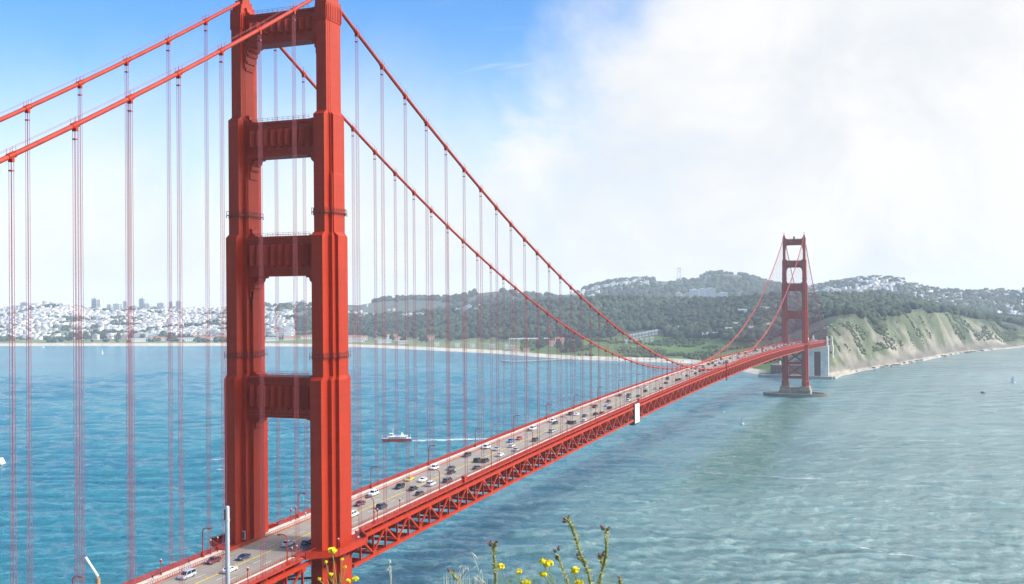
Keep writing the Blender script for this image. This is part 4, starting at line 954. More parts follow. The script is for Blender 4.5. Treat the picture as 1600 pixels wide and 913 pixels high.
CM = {}
for kd in KIND:
    p = car_meshes(kd); CM[kd] = {'body': p['body'].mesh('body', car_paint('white')), 'window': p['window'].mesh('window', GLASS), 'wheel': [q.mesh('wheel', [TYRE, RIM]) for q in p['wheel']],
                                 'headlight': [q.mesh('headlight', HEADL) for q in p['headlight']], 'taillight': [q.mesh('taillight', TAILL) for q in p['taillight']]}
    one = MB()
    for nm, mi in (('body', 0), ('window', 1)): one._add(p[nm].v, p[nm].f, mi)
    for q in p['wheel']: one._add(q.v, q.f, 2)
    for q in p['taillight']: one._add(q.v, q.f, 3)
    CM[kd]['far'] = one.mesh('far_car', [car_paint('white'), GLASS, TYRE, TAILL])
def place_car(kind, colour, x, y, label, group, parts=True, rz=None, z=None):
    z = zr(y)-1.55 if z is None else z; rz = (0 if x > 0 else math.pi) if rz is None else rz
    slope = (zr(y+1)-zr(y-1))/2
    if parts:
        o = empty('car', (x, y, z)); k = CM[kind]
        for nm in ('body', 'window', 'wheel', 'headlight', 'taillight'):
            for me in (k[nm] if isinstance(k[nm], list) else [k[nm]]):
                c = link(nm, me, o)
                if nm == 'body': c.material_slots[0].link = 'OBJECT'; c.material_slots[0].material = car_paint(colour)
    else:
        o = link('car', CM[kind]['far']); o.location = (x, y, z); o.material_slots[0].link = 'OBJECT'; o.material_slots[0].material = car_paint(colour)
    o.rotation_euler = (math.atan(slope)*(1 if rz == 0 else -1), 0, rz); tag(o, label, 'car', group); return o
LANE = {-7.5: 'far-side kerb lane', -4.5: 'far-side middle lane', -1.5: 'lane left of yellow line', 1.5: 'lane right of yellow line', 4.5: 'near-side middle lane', 7.5: 'near-side kerb lane'}
CARS = [(-7.5, 63.8, 'SUV', 'white'), (-4.3, 48.9, 'sedan', 'maroon'), (1.3, 34.5, 'SUV', 'white'), (4.6, 47.1, 'SUV', 'dark blue'), (-4.2, 76.6, 'SUV', 'black'), (-7.3, 90.1, 'sports car', 'yellow'), (-1.9, 90.1, 'sedan', 'white'), (-8.0, 112.6, 'SUV', 'white'), (1.7, 75.3, 'sedan', 'black'), (4.2, 84.0, 'SUV', 'white'),
        (7.5, 68.6, 'hatchback', 'dark grey'), (-1.6, 113.7, 'sedan', 'dark grey'), (1.8, 106.6, 'sedan', 'black'), (7.4, 91.1, 'minivan', 'dark grey'), (-7.3, 142.1, 'SUV', 'black'), (-7.5, 162.9, 'minivan', 'white'), (1.5, 132.1, 'SUV', 'black'), (4.8, 132.1, 'SUV', 'black'), (7.4, 117.6, 'sedan', 'dark grey'), (-1.6, 160, 'sedan', 'silver'),
        (1.5, 169.3, 'hatchback', 'white'), (5.2, 146.8, 'sedan', 'white'), (-2.8, 189.7, 'sedan', 'red'), (-3.9, 182.0, 'hatchback', 'blue'), (7.1, 160.6, 'sedan', 'silver'), (-7.5, 220.4, 'minivan', 'white'), (5.6, 187.8, 'SUV', 'dark grey'), (-7.3, 248.8, 'SUV', 'white'), (-3.7, 242.4, 'sedan', 'black'), (4.1, 214.5, 'SUV', 'silver'),
        (-7.1, 277.3, 'SUV', 'black'), (-3.7, 276.8, 'sedan', 'white'), (2.3, 246.4, 'sedan', 'black'), (5.0, 244.7, 'SUV', 'dark blue'), (2.2, 272.1, 'sedan', 'dark grey'), (7.5, 254.7, 'hatchback', 'white'), (-4.1, 311.8, 'SUV', 'black'), (5.6, 280.7, 'sedan', 'black'), (.9, 317.3, 'sedan', 'silver'), (-4.3, 339.8, 'sedan', 'dark grey'),
        (5.6, 307.5, 'SUV', 'black'), (-6.6, 373.1, 'sedan', 'black'), (-1.5, 374.4, 'SUV', 'dark grey'), (2.4, 359.4, 'sedan', 'black'), (5.6, 347.3, 'SUV', 'white'), (5.2, 371.9, 'hatchback', 'dark blue'), (-4.3, 428.5, 'minivan', 'white'), (2.3, 401.7, 'SUV', 'black'), (4.2, 420.5, 'sedan', 'silver'), (7.6, 423, 'sedan', 'dark grey'),
        (1.8, 461.3, 'sedan', 'maroon'), (-4.6, 494.2, 'SUV', 'black'), (4.5, 484.2, 'minivan', 'black'), (7.6, 285.8, 'hatchback', 'red'), (5.0, 489.9, 'SUV', 'black'), (3.6, 522.9, 'SUV', 'dark grey'), (-4.2, 540.1, 'SUV', 'white'), (5.0, 547.6, 'sedan', 'black'), (-3.6, 587.7, 'minivan', 'white'), (5.0, 589.8, 'sedan', 'white'), (7.3, 590.2, 'SUV', 'black'),
        (-6.6, 661.6, 'sedan', 'dark grey'), (-7.1, 697.3, 'sedan', 'black'), (3.9, 637.5, 'SUV', 'black'), (-7.5, 728.9, 'SUV', 'black'), (4.4, 664.2, 'sedan', 'silver'), (1.3, 709.5, 'sedan', 'black'), (-2.1, 747.4, 'SUV', 'dark grey'),
        (-5.4, -35.6, 'minivan', 'silver'), (-7.6, -22.2, 'sedan', 'maroon'), (-2.2, -16.9, 'sports car', 'dark blue'), (1.7, -28.1, 'sedan', 'white'), (1.6, -1.4, 'sedan', 'white'), (6.3, 1.0, 'hatchback', 'dark blue')]
def lane_name(x): return LANE[min(LANE, key=lambda q: abs(q-x))]
for x, y, kd, cl in CARS:
    k = int((y+19.5)//45.9)   # the lamp it has just passed
    if y < -8: ph = 'left of the near tower'
    elif y < 12: ph = 'beside the near tower'
    elif y < 26.4: ph = 'just right of the near tower'
    else: ph = 'at lamp %d after the near tower' % max(1, round((y+19.5)/45.9)) if False else 'by %s lamp past near tower' % ORD[min(19, max(1, round((y+19.5)/45.9))-1)]
    lb = '%s %s in the %s, %s' % (cl, kd, lane_name(x), ph)
    place_car(kd, cl, x, y, lb, 'cars crossing the bridge', y < 330)
tk = empty('box_truck', (-12.3, -.8, zr(0)-1.25)); b = MB(); b.box(-1.15, 1.15, -2.6, 1.6, .75, 3.1); b.build('cargo_box', WHT, tk); b = MB(); b.box(-1.05, 1.05, -2.62, -2.55, .95, 2.9); b.build('rear_door', mat('grey_door', (0.12, 0.12, 0.13), .5), tk)
b = MB(); b.loft([[(-1.0, 1.65, .5), (1.0, 1.65, .5), (1.0, 3.5, .5), (-1.0, 3.5, .5)], [(-1.0, 1.65, 1.4), (1.0, 1.65, 1.4), (1.0, 3.45, 1.3), (-1.0, 3.45, 1.3)], [(-.9, 1.65, 2.3), (.9, 1.65, 2.3), (.9, 2.6, 2.3), (-.9, 2.6, 2.3)]]); b.build('cab', WHT, tk)
MB().box(-.8, .8, 3.0, 3.15, 1.45, 1.95).build('windscreen', GLASS, tk)
for sx in (-1, 1):
    for yy in (-1.6, 2.6): MB().tube([(sx*.8, yy, .42), (sx*1.08, yy, .42)], .42, 12).build('wheel', TYRE, tk)
tag(tk, 'white box truck parked at the foot of the near tower', 'truck')
gq = 'cars queueing in the dense traffic before the far tower'
for i in range(122):
    y = random.uniform(770, 1600) if i % 5 else random.uniform(560, 770); x = random.choice(list(LANE))+random.uniform(-.25, .25); cl = random.choice(['white', 'white', 'black', 'dark grey', 'silver', 'dark blue', 'white', 'black', 'maroon', 'tan'])
    if any(abs(x-c[0]) < 2 and abs(y-c[1]) < 6.2 for c in CARS): continue
    CARS.append((x, y, 'sedan', cl)); place_car(random.choice(['sedan', 'SUV', 'SUV', 'hatchback', 'minivan']), cl, x, y, 'tiny %s car in the dense traffic towards the far tower' % cl, gq, False)

GALV0 = mat('dull_zinc', (0.36, 0.36, 0.36), .6)
# ------------------------------------------------------------------ maintenance travellers hung on the truss
o = empty('maintenance_scaffold', (14.3, 332.5, zr(332.5)-.5)); b = MB(); b.box(.1, .35, -4.8, 4.8, -11.3, -.6); b.build('screen', WHT, o)
b = MB()
for i in range(6): b.box(.35, .42, -4.8+i*1.92-.05, -4.8+i*1.92+.05, -11.3, -.6)
for i in range(5): b.box(.35, .40, -4.8, 4.8, -11.2+i*2.6, -11.1+i*2.6)
b.build('frame', GALV0, o); b = MB(); b.box(-3, .1, -5, 5, -12.3, -11.3); b.box(-1, .1, -5.4, -4.9, -11.3, -.4); b.build('platform', DARK, o)
tag(o, 'white sheeted maintenance scaffold hanging on the truss at mid bridge', 'scaffold')
o = empty('inspection_cradle', (14.3, 630, zr(630)-.2)); b = MB(); b.box(-.3, .5, -2.2, 2.2, -12.2, -9.8); b.build('basket', DARK, o)
b = MB(); b.box(-.2, .3, -1.8, -1.4, -9.8, .8); b.box(-.2, .3, 1.4, 1.8, -9.8, .8); b.box(-.4, .6, -2.3, 2.3, .6, 1.6); b.build('hanger', STEEL, o); tag(o, 'dark red inspection cradle hung over the near railing at mid bridge', 'cradle')
for yy, lb in ((91.5, 'red box cabinet on the near railing right of the tower'), (340, 'red box cabinet on the near railing beside the white scaffold')):
    b = MB(); b.box(13.0, 14.2, yy-1, yy+1, zr(yy)-1.2, zr(yy)+.9); b.box(12.9, 14.3, yy-1.1, yy+1.1, zr(yy)+.9, zr(yy)+1.0); tag(b.build('cabinet', STEEL), lb, 'cabinet')

# ------------------------------------------------------------------ people on the walkways (posed with a skin modifier)
def person_mesh(name, swing, shirt, trousers):
    J = [(0, 0, .95), (0, 0, 1.15), (0, 0, 1.40), (0, 0, 1.50), (0, .03, 1.60), (0, .03, 1.70), (.09, 0, .90), (.10, swing*.22, .50), (.10, swing*.30-.06, .07), (.10, swing*.30+.12, .04), (-.09, 0, .90), (-.10, -swing*.22+.05, .50), (-.10, -swing*.34, .07), (-.10, -swing*.34+.17, .04),
         (.19, 0, 1.38), (.25, -swing*.10, 1.12), (.25, -swing*.18+.10, .88), (.25, -swing*.2+.15, .80), (-.19, 0, 1.38), (-.25, swing*.10, 1.12), (-.25, swing*.18+.12, .88), (-.25, swing*.2+.17, .80)]
    E = [(0, 1), (1, 2), (2, 3), (3, 4), (4, 5), (0, 6), (6, 7), (7, 8), (8, 9), (0, 10), (10, 11), (11, 12), (12, 13), (2, 14), (14, 15), (15, 16), (16, 17), (2, 18), (18, 19), (19, 20), (20, 21)]
    rad = [.14, .13, .15, .055, .095, .085, .085, .062, .045, .04, .085, .062, .045, .04, .065, .045, .035, .035, .065, .045, .035, .035]
    me = bpy.data.meshes.new(name); me.from_pydata(J, E, []); ob = link(name, me)
    md = ob.modifiers.new('skin', 'SKIN'); 
    for i, r_ in enumerate(rad): me.skin_vertices[0].data[i].radius = (r_, r_*.85)
    me.skin_vertices[0].data[0].use_root = True
    ob.modifiers.new('sub', 'SUBSURF').levels = 1
    dg = bpy.context.evaluated_depsgraph_get(); nm = bpy.data.meshes.new_from_object(ob.evaluated_get(dg)); bpy.data.objects.remove(ob)
    for c in (mat('skin', (0.45, 0.27, 0.18), .6), shirt, trousers, mat('hair', (0.04, 0.028, 0.02), .7), TYRE): nm.materials.append(c)
    for f in nm.polygons:
        z = f.center.z; x = abs(f.center.x)
        f.material_index = 4 if z < .09 and x < .2 else 2 if z < .95 and x < .19 else 0 if (z < .9 or (1.47 < z < 1.66 and f.center.y > -.02)) else 3 if z > 1.56 else 1
        f.use_smooth = True
    return nm
CL = {k: mat('cloth_'+k, c, .85) for k, c in (('black', (.02, .02, .022)), ('white', (.7, .7, .68)), ('blue', (.05, .09, .2)), ('grey', (.2, .2, .2)), ('red', (.4, .04, .04)))}
PMESH = [person_mesh('body', 1, CL['black'], CL['blue']), person_mesh('body', -.8, CL['white'], CL['black']), person_mesh('body', .3, CL['blue'], CL['grey']), person_mesh('body', .9, CL['grey'], CL['black'])]
for x, y, k, rz, lb in ((-11.6, -27.0, 0, 0, 'person in black walking on the far sidewalk behind the silver minivan'), (-12.2, -37.0, 3, 0, 'person in grey at the foot of the single round-headed post, lower left'), (-11.0, -41.5, 0, 3.1, 'person in black top walking at the lower left end of the sidewalk'),
                        (-11.8, 28.6, 1, 0, 'person in white top on the far sidewalk seen through the near tower'), (-11.4, 33.0, 3, 3.1, 'person in grey top beside the one in white, seen through the near tower'), (16.8, 10.2, 2, 1.5, 'person in blue top on the balcony right of the near tower'), (15.9, 11.6, 0, 4, 'person in black top on the balcony right of the near tower'),
                        (18.6, 7.2, 1, .4, 'person in white top at the balcony railing right of the near tower'), (14.8, 13.2, 3, 2.2, 'person in grey top where the balcony meets the near railing')):
    o = empty('person', (x, y, zr(y)-1.25), rz); link('body', PMESH[k], o); tag(o, lb, 'person', 'people on the bridge walkways')

# ------------------------------------------------------------------ boats
fe = empty('ferry', (-319, 681, 0), math.pi-YAW+.1); HULL = mat('hull_red', (0.26, 0.02, 0.025), .45); DECKW = mat('ship_white', (0.78, 0.78, 0.76), .5)
def hull(b, L, W, z0, z1, m=0, rake=2.0):
    def rg(k, dx_, z): return [(-L/2, -W/2*k, z), (L*.25, -W/2*k, z), (L*.42+dx_*.6, -W*.3*k, z), (L/2+dx_, 0, z), (L*.42+dx_*.6, W*.3*k, z), (L*.25, W/2*k, z), (-L/2, W/2*k, z)]
    b.loft([rg(.85, -rake, z0), rg(1, 0, z1)], m)
h = MB(); hull(h, 29, 8, -1.0, 3.1); h.build('hull', HULL, fe)
h = MB(); hull(h, 29.3, 8.2, 3.1, 3.4, rake=.2); h.build('bulwark', DECKW, fe)
h = MB(); h.loft([[(-10, -3.5, 2.7), (9.5, -3.2, 2.7), (9.5, 3.2, 2.7), (-10, 3.5, 2.7)], [(-10, -3.5, 5.2), (8.6, -3.1, 5.2), (8.6, 3.1, 5.2), (-10, 3.5, 5.2)]]); h.build('cabin', DECKW, fe)
h = MB()
for i in range(10): h.box(-9+i*1.7, -7.9+i*1.7, -3.62, -3.3, 3.5, 4.5); h.box(-9+i*1.7, -7.9+i*1.7, 3.3, 3.62, 3.5, 4.5)
h.build('window', GLASS, fe)
h = MB(); h.box(-11.5, 7.5, -3.7, 3.7, 5.2, 5.4)
for yy in (-3.6, 3.6):
    for hh in (5.9, 6.3): h.bar((-11.4, yy, hh), (6, yy, hh), .07, .07)
    for i in range(10): h.box(-11.4+i*1.9, -11.3+i*1.9, yy-.04, yy+.04, 5.4, 6.3)
h.build('upper_deck', DECKW, fe)
h = MB(); h.loft([[(3, -2.4, 5.4), (7, -2.2, 5.4), (7, 2.2, 5.4), (3, 2.4, 5.4)], [(3.2, -2.1, 8.0), (6.3, -1.9, 8.0), (6.3, 1.9, 8.0), (3.2, 2.1, 8.0)]]); h.box(2.6, 7.0, -2.5, 2.5, 8.0, 8.2); h.build('wheelhouse', DECKW, fe)
MB().box(3.6, 6.75, -2.25, 2.25, 6.5, 7.4).build('window', GLASS, fe)
h = MB(); h.loft([[(-7.5, -1.6, 5.4), (-4, -1.6, 5.4), (-4, 1.6, 5.4), (-7.5, 1.6, 5.4)], [(-6.6, -1.1, 8.6), (-5, -1.1, 8.6), (-5, 1.1, 8.6), (-6.6, 1.1, 8.6)]]); h.build('funnel', DECKW, fe)
h = MB(); h.tube([(3.4, 0, 8.2), (3, 0, 13)], .16, 6); h.bar((3.1, -1.4, 11), (3.1, 1.4, 11), .12, .12); h.tube([(-13.5, 0, 2.7), (-14, 0, 7)], .1, 5); h.tube([(13, 0, 2.7), (14.3, 0, 6)], .1, 5); h.build('mast', DECKW, fe)
tag(fe, 'white and dark red ferry heading left with a long wake', 'ferry')
def sailboat(x, y, s, rz, label, sail=WHT, hullm=DECKW, group=None):
    o = empty('sailboat', (x, y, 0), rz); o.scale = (s, s, s)
    h = MB(); hull(h, 9, 2.6, -.5, 1.0, rake=1.0); h.build('hull', hullm, o)
    h = MB(); h.loft([[(-2.4, -.7, 1), (1.5, -.6, 1), (1.5, .6, 1), (-2.4, .7, 1)], [(-2.2, -.6, 1.6), (.9, -.5, 1.6), (.9, .5, 1.6), (-2.2, .6, 1.6)]]); h.build('cabin', hullm, o)
    MB().tube([(.8, 0, 1), (.7, 0, 12.5)], .09, 6).build('mast', RIM, o)
    def sail_(pts_, nm):
        v = []; f = []; n_ = 6
        (x0, z0), (x1, z1), (x2, z2) = pts_
        for i in range(n_+1):
            t = i/n_; ax, az_ = x0+(x2-x0)*t, z0+(z2-z0)*t; bx_, bz = x1+(x2-x1)*t, z1+(z2-z1)*t
            for j in range(4):
                q = j/3; v.append((ax+(bx_-ax)*q, .7*math.sin(math.pi*q)*(1-t)+.1, az_+(bz-az_)*q))
        for i in range(n_):
            for j in range(3): a = i*4+j; f.append((a, a+1, a+5, a+4))
        b = MB()._add(v, f); b._add([(p[0], p[1]+.05, p[2]) for p in v], [q[::-1] for q in f]); b.build(nm, sail, o)
    sail_([(.6, 2.0), (-3.8, 2.0), (.7, 12.2)], 'mainsail'); sail_([(4.3, 1.3), (1.0, 1.8), (.85, 10.5)], 'jib')
    tag(o, label, 'sailboat', group); return o
sailboat(-20, 927, .85, 2.2, 'white sailboat under the middle of the bridge, right of the scaffold')
sailboat(301, 1604, .95, 2.4, 'white sailboat on the open water near the right edge')
sailboat(-1894, 2010, 1.0, 2.0, 'tiny white sailboat off the city beach, right one'); sailboat(-2340, 2250, .8, .6, 'tiny white sailboat off the city beach, left one')
o = empty('windsurfer', (-59, 1041, 0), 1.0); h = MB(); hull(h, 3.4, .8, -.05, .25, rake=.3); h.build('board', DECKW, o); h = MB(); h.loft([[(-2.2, -.03, 1.2), (.6, -.03, .8), (.5, -.03, 6.4), (-.9, -.03, 5.4)], [(-2.2, .03, 1.2), (.6, .03, .8), (.5, .03, 6.4), (-.9, .03, 5.4)]]); h.build('sail', mat('teal_sail', (0.02, 0.28, 0.34), .6), o)
tag(o, 'small windsurf sail in teal on the water left of the sailboat', 'windsurfer')
o = empty('motor_boat', (246, 1388, 0), 2.2); h = MB(); hull(h, 8, 2.8, -.4, 1.2, rake=1); h.build('hull', DARK, o); h = MB(); h.box(-2, 1, -1, 1, 1.2, 2.8); h.build('cabin', DARK, o); tag(o, 'small dark motor boat far out on the right', 'boat')
o = empty('motor_yacht', (-585, 449, 0), 2.6); h = MB(); hull(h, 16, 4.5, -.5, 1.8); h.build('hull', DECKW, o); h = MB(); h.box(-5, 3, -1.7, 1.7, 1.8, 3.6); h.box(-3.5, 1, -1.4, 1.4, 3.6, 5); h.build('cabin', DECKW, o); tag(o, 'white motor yacht cut off by the left edge', 'boat')

# ------------------------------------------------------------------ foreground: posts and wild flowers on the headland
def at(u, v, d): return CAM+(fw+rt2*((u-800)/1650.13)-up2*((v-456.5)/1650.13))*d
def gz(p): return float(headland_z(np.array([p.x]), np.array([p.y]))[0])
p = at(355, 791, 16); zg = gz(p); o = empty('utility_pole', (p.x, p.y, zg-.3)); h_ = p.z-zg+.3
GALV = mat('galvanised', (0.42, 0.44, 0.48), .45, .3, var=.15, scale=2.0)
MB().tube([(0, 0, 0), (0, 0, h_-.02), (0, 0, h_)], [.038, .0335, .027], 16).build('shaft', GALV, o, True); MB().tube([(-.01, -.04, h_-.20), (-.01, -.04, h_-.045)], .0145, 8).build('clamp', DARK, o)
b = MB(); b.tube([(0, 0, h_-.225), (0, 0, h_-.20)], .04, 16); b.tube([(0, 0, 0), (0, 0, .35)], .07, 12); b.build('collar', GALV, o); tag(o, 'tall grey metal pole rising in front of the roadway', 'pole')
a_, q_, r_ = at(133.5, 871, 16), at(153, 901, 16), at(155.5, 913, 16); zg = gz(r_); o = empty('bent_pipe', (r_.x, r_.y, zg-.2))
L_ = lambda P: P-Vector((r_.x, r_.y, zg-.2))
MB().tube([L_(a_), L_(q_)], .020, 10).build('arm', WHT, o); b = MB(); b.tube([(0, 0, 0), L_(q_)-Vector((0, 0, .02))], [.042, .033], 10); b.build('base', mat('ochre', (0.38, 0.24, 0.12), .7, var=.2, scale=3), o); tag(o, 'white slanting pipe on an ochre post, lower left', 'pipe')

STEM = mat('thistle_stem', (0.17, 0.20, 0.055), .8, var=.3, scale=40); SPINE = mat('thistle_spine', (0.33, 0.32, 0.12), .8); PUR = mat('thistle_purple', (0.33, 0.12, 0.42), .8); PINK = mat('thistle_pink', (0.58, 0.33, 0.52), .8)
BUD = mat('thistle_bud', (0.15, 0.12, 0.055), .85, var=.3, scale=60); YF = mat('petal_yellow', (0.80, 0.66, 0.015), .7); GRN = mat('flower_stem', (0.19, 0.26, 0.075), .8); STRAW = mat('straw', (0.60, 0.56, 0.44), .8)
PX = 1/1650.13
def path3(pts_, d, wob=.02): return [at(u, v, d+random.uniform(-wob, wob)) for u, v in pts_]
def rooted(pl):    # continue a stem down to the ground
    e = pl[-1]; g = gz(e); return pl+[Vector((e.x+.01, e.y, (e.z+g)/2)), Vector((e.x, e.y+.02, g-.05))]
def spines(b, pl, n_, ln, rad):
    for _ in range(n_):
        i = random.randrange(len(pl)-1); t = random.random(); p_ = pl[i].lerp(pl[i+1], t); th = random.uniform(0, 6.28); el = random.uniform(-.3, .9)
        d = (rt*math.cos(th)+fw*math.sin(th))*math.cos(el)+Vector((0, 0, 1))*math.sin(el); l_ = ln*random.uniform(.5, 1.2)
        s_ = d.cross(Vector((0, 0, 1))).normalized()*l_*.16
        q = p_+d*rad*.5
        b._add([q-s_, q+s_, q+d*l_+Vector((0, 0, l_*.2)), q+Vector((0, 0, l_*.22))], [(0, 1, 2), (1, 3, 2), (3, 0, 2), (0, 3, 1)])
def thistle_head(o, p_, dirv, r, pm):
    d = dirv.normalized(); side = d.cross(fw).normalized(); oth = d.cross(side)
    b = MB(); k = 9
    rg = lambda t, rr: [p_+d*t+(side*math.cos(2*math.pi*j/k)+oth*math.sin(2*math.pi*j/k))*rr for j in range(k)]
    b.loft([rg(-r*1.0, r*.35), rg(-r*.4, r*.85), rg(r*.3, r*.8), rg(r*.75, r*.5)])
    for _ in range(40):
        th = random.uniform(0, 6.28); t = random.uniform(-.7, .6)*r; n_ = (side*math.cos(th)+oth*math.sin(th)); q = p_+d*t+n_*r*.75; w_ = n_.cross(d)*r*.10
        b._add([q-w_, q+w_, q+n_*r*.75+d*r*.35], [(0, 1, 2)])
    b.build('bud', BUD, o)
    f = MB()
    for _ in range(70):
        th = random.uniform(0, 6.28); sp_ = random.uniform(0, .75); n_ = (side*math.cos(th)+oth*math.sin(th)); q = p_+d*r*.6+n_*r*sp_*.5; e = q+d*r*random.uniform(.7, 1.15)+n_*r*sp_*.8; w_ = n_.cross(d)*r*.055
        f._add([q-w_, q+w_, e+w_*.6, e-w_*.6], [(0, 1, 2, 3)])
    f.build('floret', pm, o)
def thistle(label, d, stems, heads):
    base = rooted(path3(stems[0][0], d))[-1]; o = empty('thistle', base)
    b = MB(); sp = MB()
    for i, (pl, rpx) in enumerate(stems):
        P = path3(pl, d); P = rooted(P) if i == 0 else P
        P = [q-base for q in P]; r_ = rpx*1.12*PX*d
        b.tube(P, [r_*.75]+[r_]*(len(P)-1), 7); spines(sp, P[:len(pl)], int(34*len(pl)), r_*3.4, r_)
    b.build('stem', STEM, o, True); sp.build('spine_leaf', SPINE, o)
    for (u, v), (du, dv), rpx, pm in heads: thistle_head(o, at(u, v, d)-base, rt2*du-up2*dv, rpx*PX*d, pm)
    tag(o, label, 'thistle', 'thistles at the bottom edge'); return o
thistle('tallest thistle, its spiny stem leaning left below the bridge', 3.9, [([(886.5, 812), (892.5, 822), (899, 840), (904.6, 860), (912.7, 879), (919.5, 898), (923, 915)], 1.9), ([(914, 882), (907, 875), (903, 871)], 1.3)], [((882.5, 810.5), (-1, -.5), 3.2, PINK), ((882, 815), (-1, .25), 2.8, PINK), ((888.5, 810), (.3, -1), 2.8, BUD), ((904, 871), (-.6, -1), 3.8, PUR)])
thistle('right-hand tall thistle with bright purple head and an upright stem', 4.0, [([(947.5, 828), (947.8, 844), (947.5, 865), (943.5, 884), (937, 906), (935, 920)], 1.8), ([(943, 885), (939, 876), (938, 869)], 1.6)], [((942.5, 825), (-.8, -.6), 4.0, PUR), ((949.5, 827), (.6, -.7), 3.0, BUD), ((937, 868), (-.3, -1), 3.4, PINK), ((943, 866), (.2, -1), 3.0, BUD)])
thistle('small thistle between the yellow flowers with two purple heads', 3.8, [([(872, 868), (873, 876), (879, 890), (885.8, 906), (887, 920)], 1.2)], [((873, 857.5), (.05, -1), 3.0, PUR), ((867.5, 861), (-.8, -.7), 2.8, PUR), ((870.5, 872), (-.2, -1), 3.4, BUD)])
thistle('low thistle at the right end with one pink head', 4.0, [([(968.5, 907), (970, 915), (971, 922)], 1.5)], [((968.3, 904.5), (-.1, -1), 3.6, PINK)])
thistle('left thistle with twin pale purple head above hairy stem', 3.8, [([(771.3, 855), (771.5, 866), (773, 880), (774.4, 893), (774.4, 915)], 1.7)], [((767, 850.5), (-1, -.45), 4.2, PINK), ((768.5, 849), (-.55, -.9), 3.4, PUR), ((774, 851), (.4, -1), 3.6, BUD)])
thistle('leftmost low thistle with dull pink head and crooked stem', 3.9, [([(705, 895), (710, 902), (717, 908), (719, 920)], 1.4)], [((702, 892), (-.7, -.9), 3.0, PUR), ((707.5, 894.5), (.5, -.8), 2.8, BUD), ((717, 905), (.2, -1), 2.6, BUD)])
def puff(b, c, r, n_=46):
    for _ in range(n_):
        v = Vector((random.gauss(0, 1), random.gauss(0, 1), random.gauss(0, 1)))
        v = v.normalized()*r*random.uniform(.55, 1); v.z = v.z*.7+r*.1; q = c+v; s_ = r*.34
        a1 = Vector((random.gauss(0, 1), random.gauss(0, 1), random.gauss(0, 1))).normalized()*s_; a2 = a1.cross(v).normalized()*s_
        b._add([q-a1, q+a2, q+a1, q-a2], [(0, 1, 2, 3)])
def yellow(label, d, heads, root):
    e = at(*root, d); g = gz(e); base = Vector((e.x, e.y, g)); o = empty('yellow_flower', base)
    b = MB()
    for u, v, r_ in heads: 
        top_ = at(u, v+1.5, d); mid = at((u*2+root[0])/3+random.uniform(-2, 2), v+(root[1]-v)*.5, d); b.tube([top_-base, mid-base, e-base], .55*PX*d*1.3, 5)
        if random.random() < .6:
            q = mid.lerp(e, .4); b.tube([q-base, q-base+rt*random.uniform(-.02, .02)+Vector((0, 0, .03))], .5*PX*d, 4)
    b.tube([e-base, Vector((0, 0, -.05))], 1.1*PX*d, 6); b.build('stem', GRN, o)
    for u, v, r_ in heads: 
        f = MB(); puff(f, at(u, v, d)-base, r_*1.3*PX*d, 60); f.build('flower_head', YF, o)
    tag(o, label, 'flower', 'yellow flowers at the bottom edge')
yellow('yellow flower cluster with three round heads left of the tallest thistle', 3.9, [(848.8, 878.2, 5.0), (858.2, 881.6, 6.0), (849.4, 897.7, 5.2)], (873, 925))
yellow('yellow flower with a high round head between the two tall thistles', 3.95, [(898.2, 892, 5.6), (904.6, 912, 5.2)], (903, 928))
yellow('yellow flower leaning on the left hairy thistle', 3.85, [(783, 885.6, 5.6)], (806, 925))
yellow('yellow flower with one narrow head right of the left thistle', 3.9, [(810.6, 893.8, 4.2)], (818, 925))
yellow('yellow flower just peeping over the bottom edge', 3.9, [(823, 912, 6.0)], (825, 930))
yellow('sparse yellow mustard plant in front of the near tower foot', 3.6, [(519.6, 860.6, 5.0), (534.5, 874, 2.2), (509.7, 878.6, 2.2), (539.4, 886, 2.4), (517, 897.8, 3.0), (499, 905, 2.4), (555.5, 905, 4.2), (544.4, 907.7, 3.6)], (528, 925))
def oats(label, d, spk, root):
    e = at(*root, d); g = gz(e); base = Vector((e.x, e.y, g)); o = empty('wild_oat', base); b = MB(); s = MB()
    for (u0, v0), (u1, v1) in spk:
        p0, p1 = at(u0, v0, d)-base, at(u1, v1, d)-base; m_ = p0.lerp(p1, .5); s.tube([p0, m_, p1], [.1*PX*d, 1.3*PX*d, .2*PX*d], 5)
        b.tube([p0, (p0+e-base)/2+Vector((0, 0, .02)), e-base], .28*PX*d, 4)
    b.tube([e-base, Vector((0, 0, -.05))], .5*PX*d, 5); b.build('stalk', STRAW, o); s.build('spikelet', STRAW, o); tag(o, label, 'grass stalk', 'dry oat stalks at the bottom edge')
oats('dry oat stalk with bowed pale spikelets right of the leftmost thistle', 3.8, [((722, 883), (714, 890)), ((724, 888), (723.5, 898)), ((728, 886), (726, 893)), ((731, 886), (731, 893)), ((745, 884), (737, 890))], (712, 925))
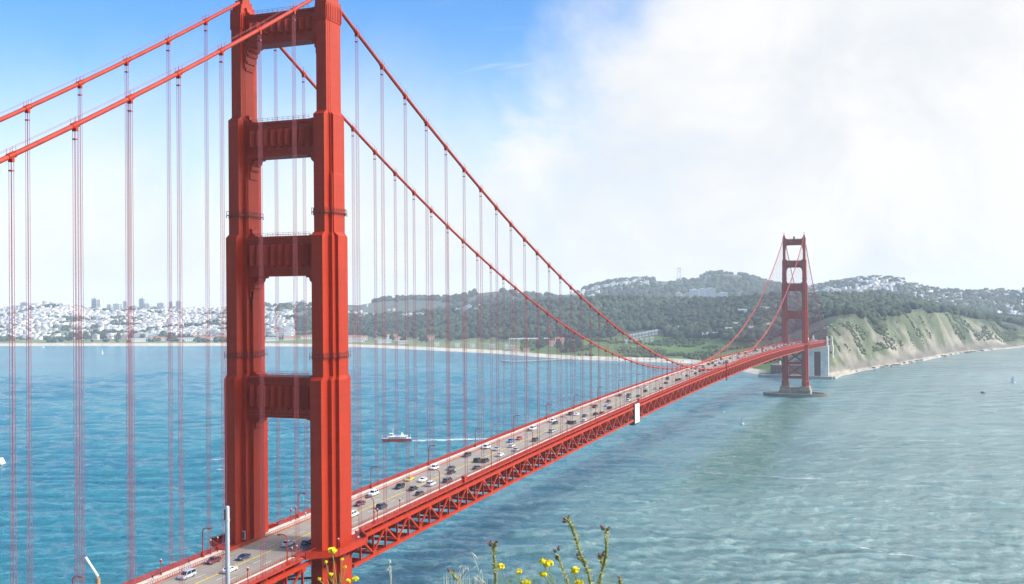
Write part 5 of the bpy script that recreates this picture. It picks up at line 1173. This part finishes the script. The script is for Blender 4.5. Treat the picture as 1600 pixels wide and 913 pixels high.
oats('dry oat stalk with an airy top left of the left thistle', 3.85, [((737, 863), (746, 873)), ((746, 898), (744.5, 904)), ((752, 890), (749, 899)), ((740, 901), (746, 908)), ((752, 906), (759, 912))], (757, 930))
oats('dry oat stalk in front of the water right of the truss foot', 3.7, [((608, 874), (611, 881)), ((611, 884), (606, 889)), ((607, 888), (604, 893)), ((611, 890), (608, 897)), ((612, 898), (610, 908))], (612, 928))
for lb, u0, u1, top, mt, nb in (('tuft of thin green blades under the tall thistles', 880, 960, 893, GRN, 60), ('tuft of thin dry blades under the oat stalks', 692, 765, 896, STRAW, 30), ('tuft of mixed blades under the yellow flowers', 785, 878, 896, GRN, 60)):
    base = at((u0+u1)/2, 925, 3.95); base.z = gz(base); o = empty('grass_tuft', base); b = MB()
    for _ in range(nb):
        u = random.uniform(u0, u1); v = top+abs(random.gauss(0, 8)); p2 = at(u+random.gauss(0, 9), v, 3.95+random.uniform(-.25, .25)); e = at(u, 924, 3.95); e.z = gz(e)-.03; m_ = p2.lerp(e, .45)+rt*random.gauss(0, .012); b.tube([p2-base, m_-base, e-base], [.2*PX*4, .85*PX*4, .9*PX*4], 4)
    b.build('blade', mt, o); tag(o, lb, 'grass')
# short dry grass on the headland
gv, gf = [], []
for i in range(5200):
    if i < 3800:
        l_, f_ = random.gauss(-20, 5), random.gauss(40, 7)
    else: l_, f_ = random.uniform(-14, 14), random.uniform(.5, 26)
    x, y = CAM.x+rt.x*l_+fw.x*f_, CAM.y+rt.y*l_+fw.y*f_; z = float(headland_z(np.array([x]), np.array([y]))[0])
    hh = random.uniform(.25, .75) if i < 3800 else random.uniform(.15, .4); th = random.uniform(0, 6.28); w_ = .02 if i < 3800 else .006; lx, ly = random.gauss(0, .3)*hh, random.gauss(0, .3)*hh
    k = len(gv); gv += [(x-w_*math.cos(th), y-w_*math.sin(th), z-.05), (x+w_*math.cos(th), y+w_*math.sin(th), z-.05), (x+lx, y+ly, z+hh)]; gf.append((k, k+1, k+2))
tag(link('grass', np_mesh('grass', gv, gf, mat('dry_grass', (0.24, 0.23, 0.12), .9, var=.5, scale=.4), smooth=False)), kind='stuff')
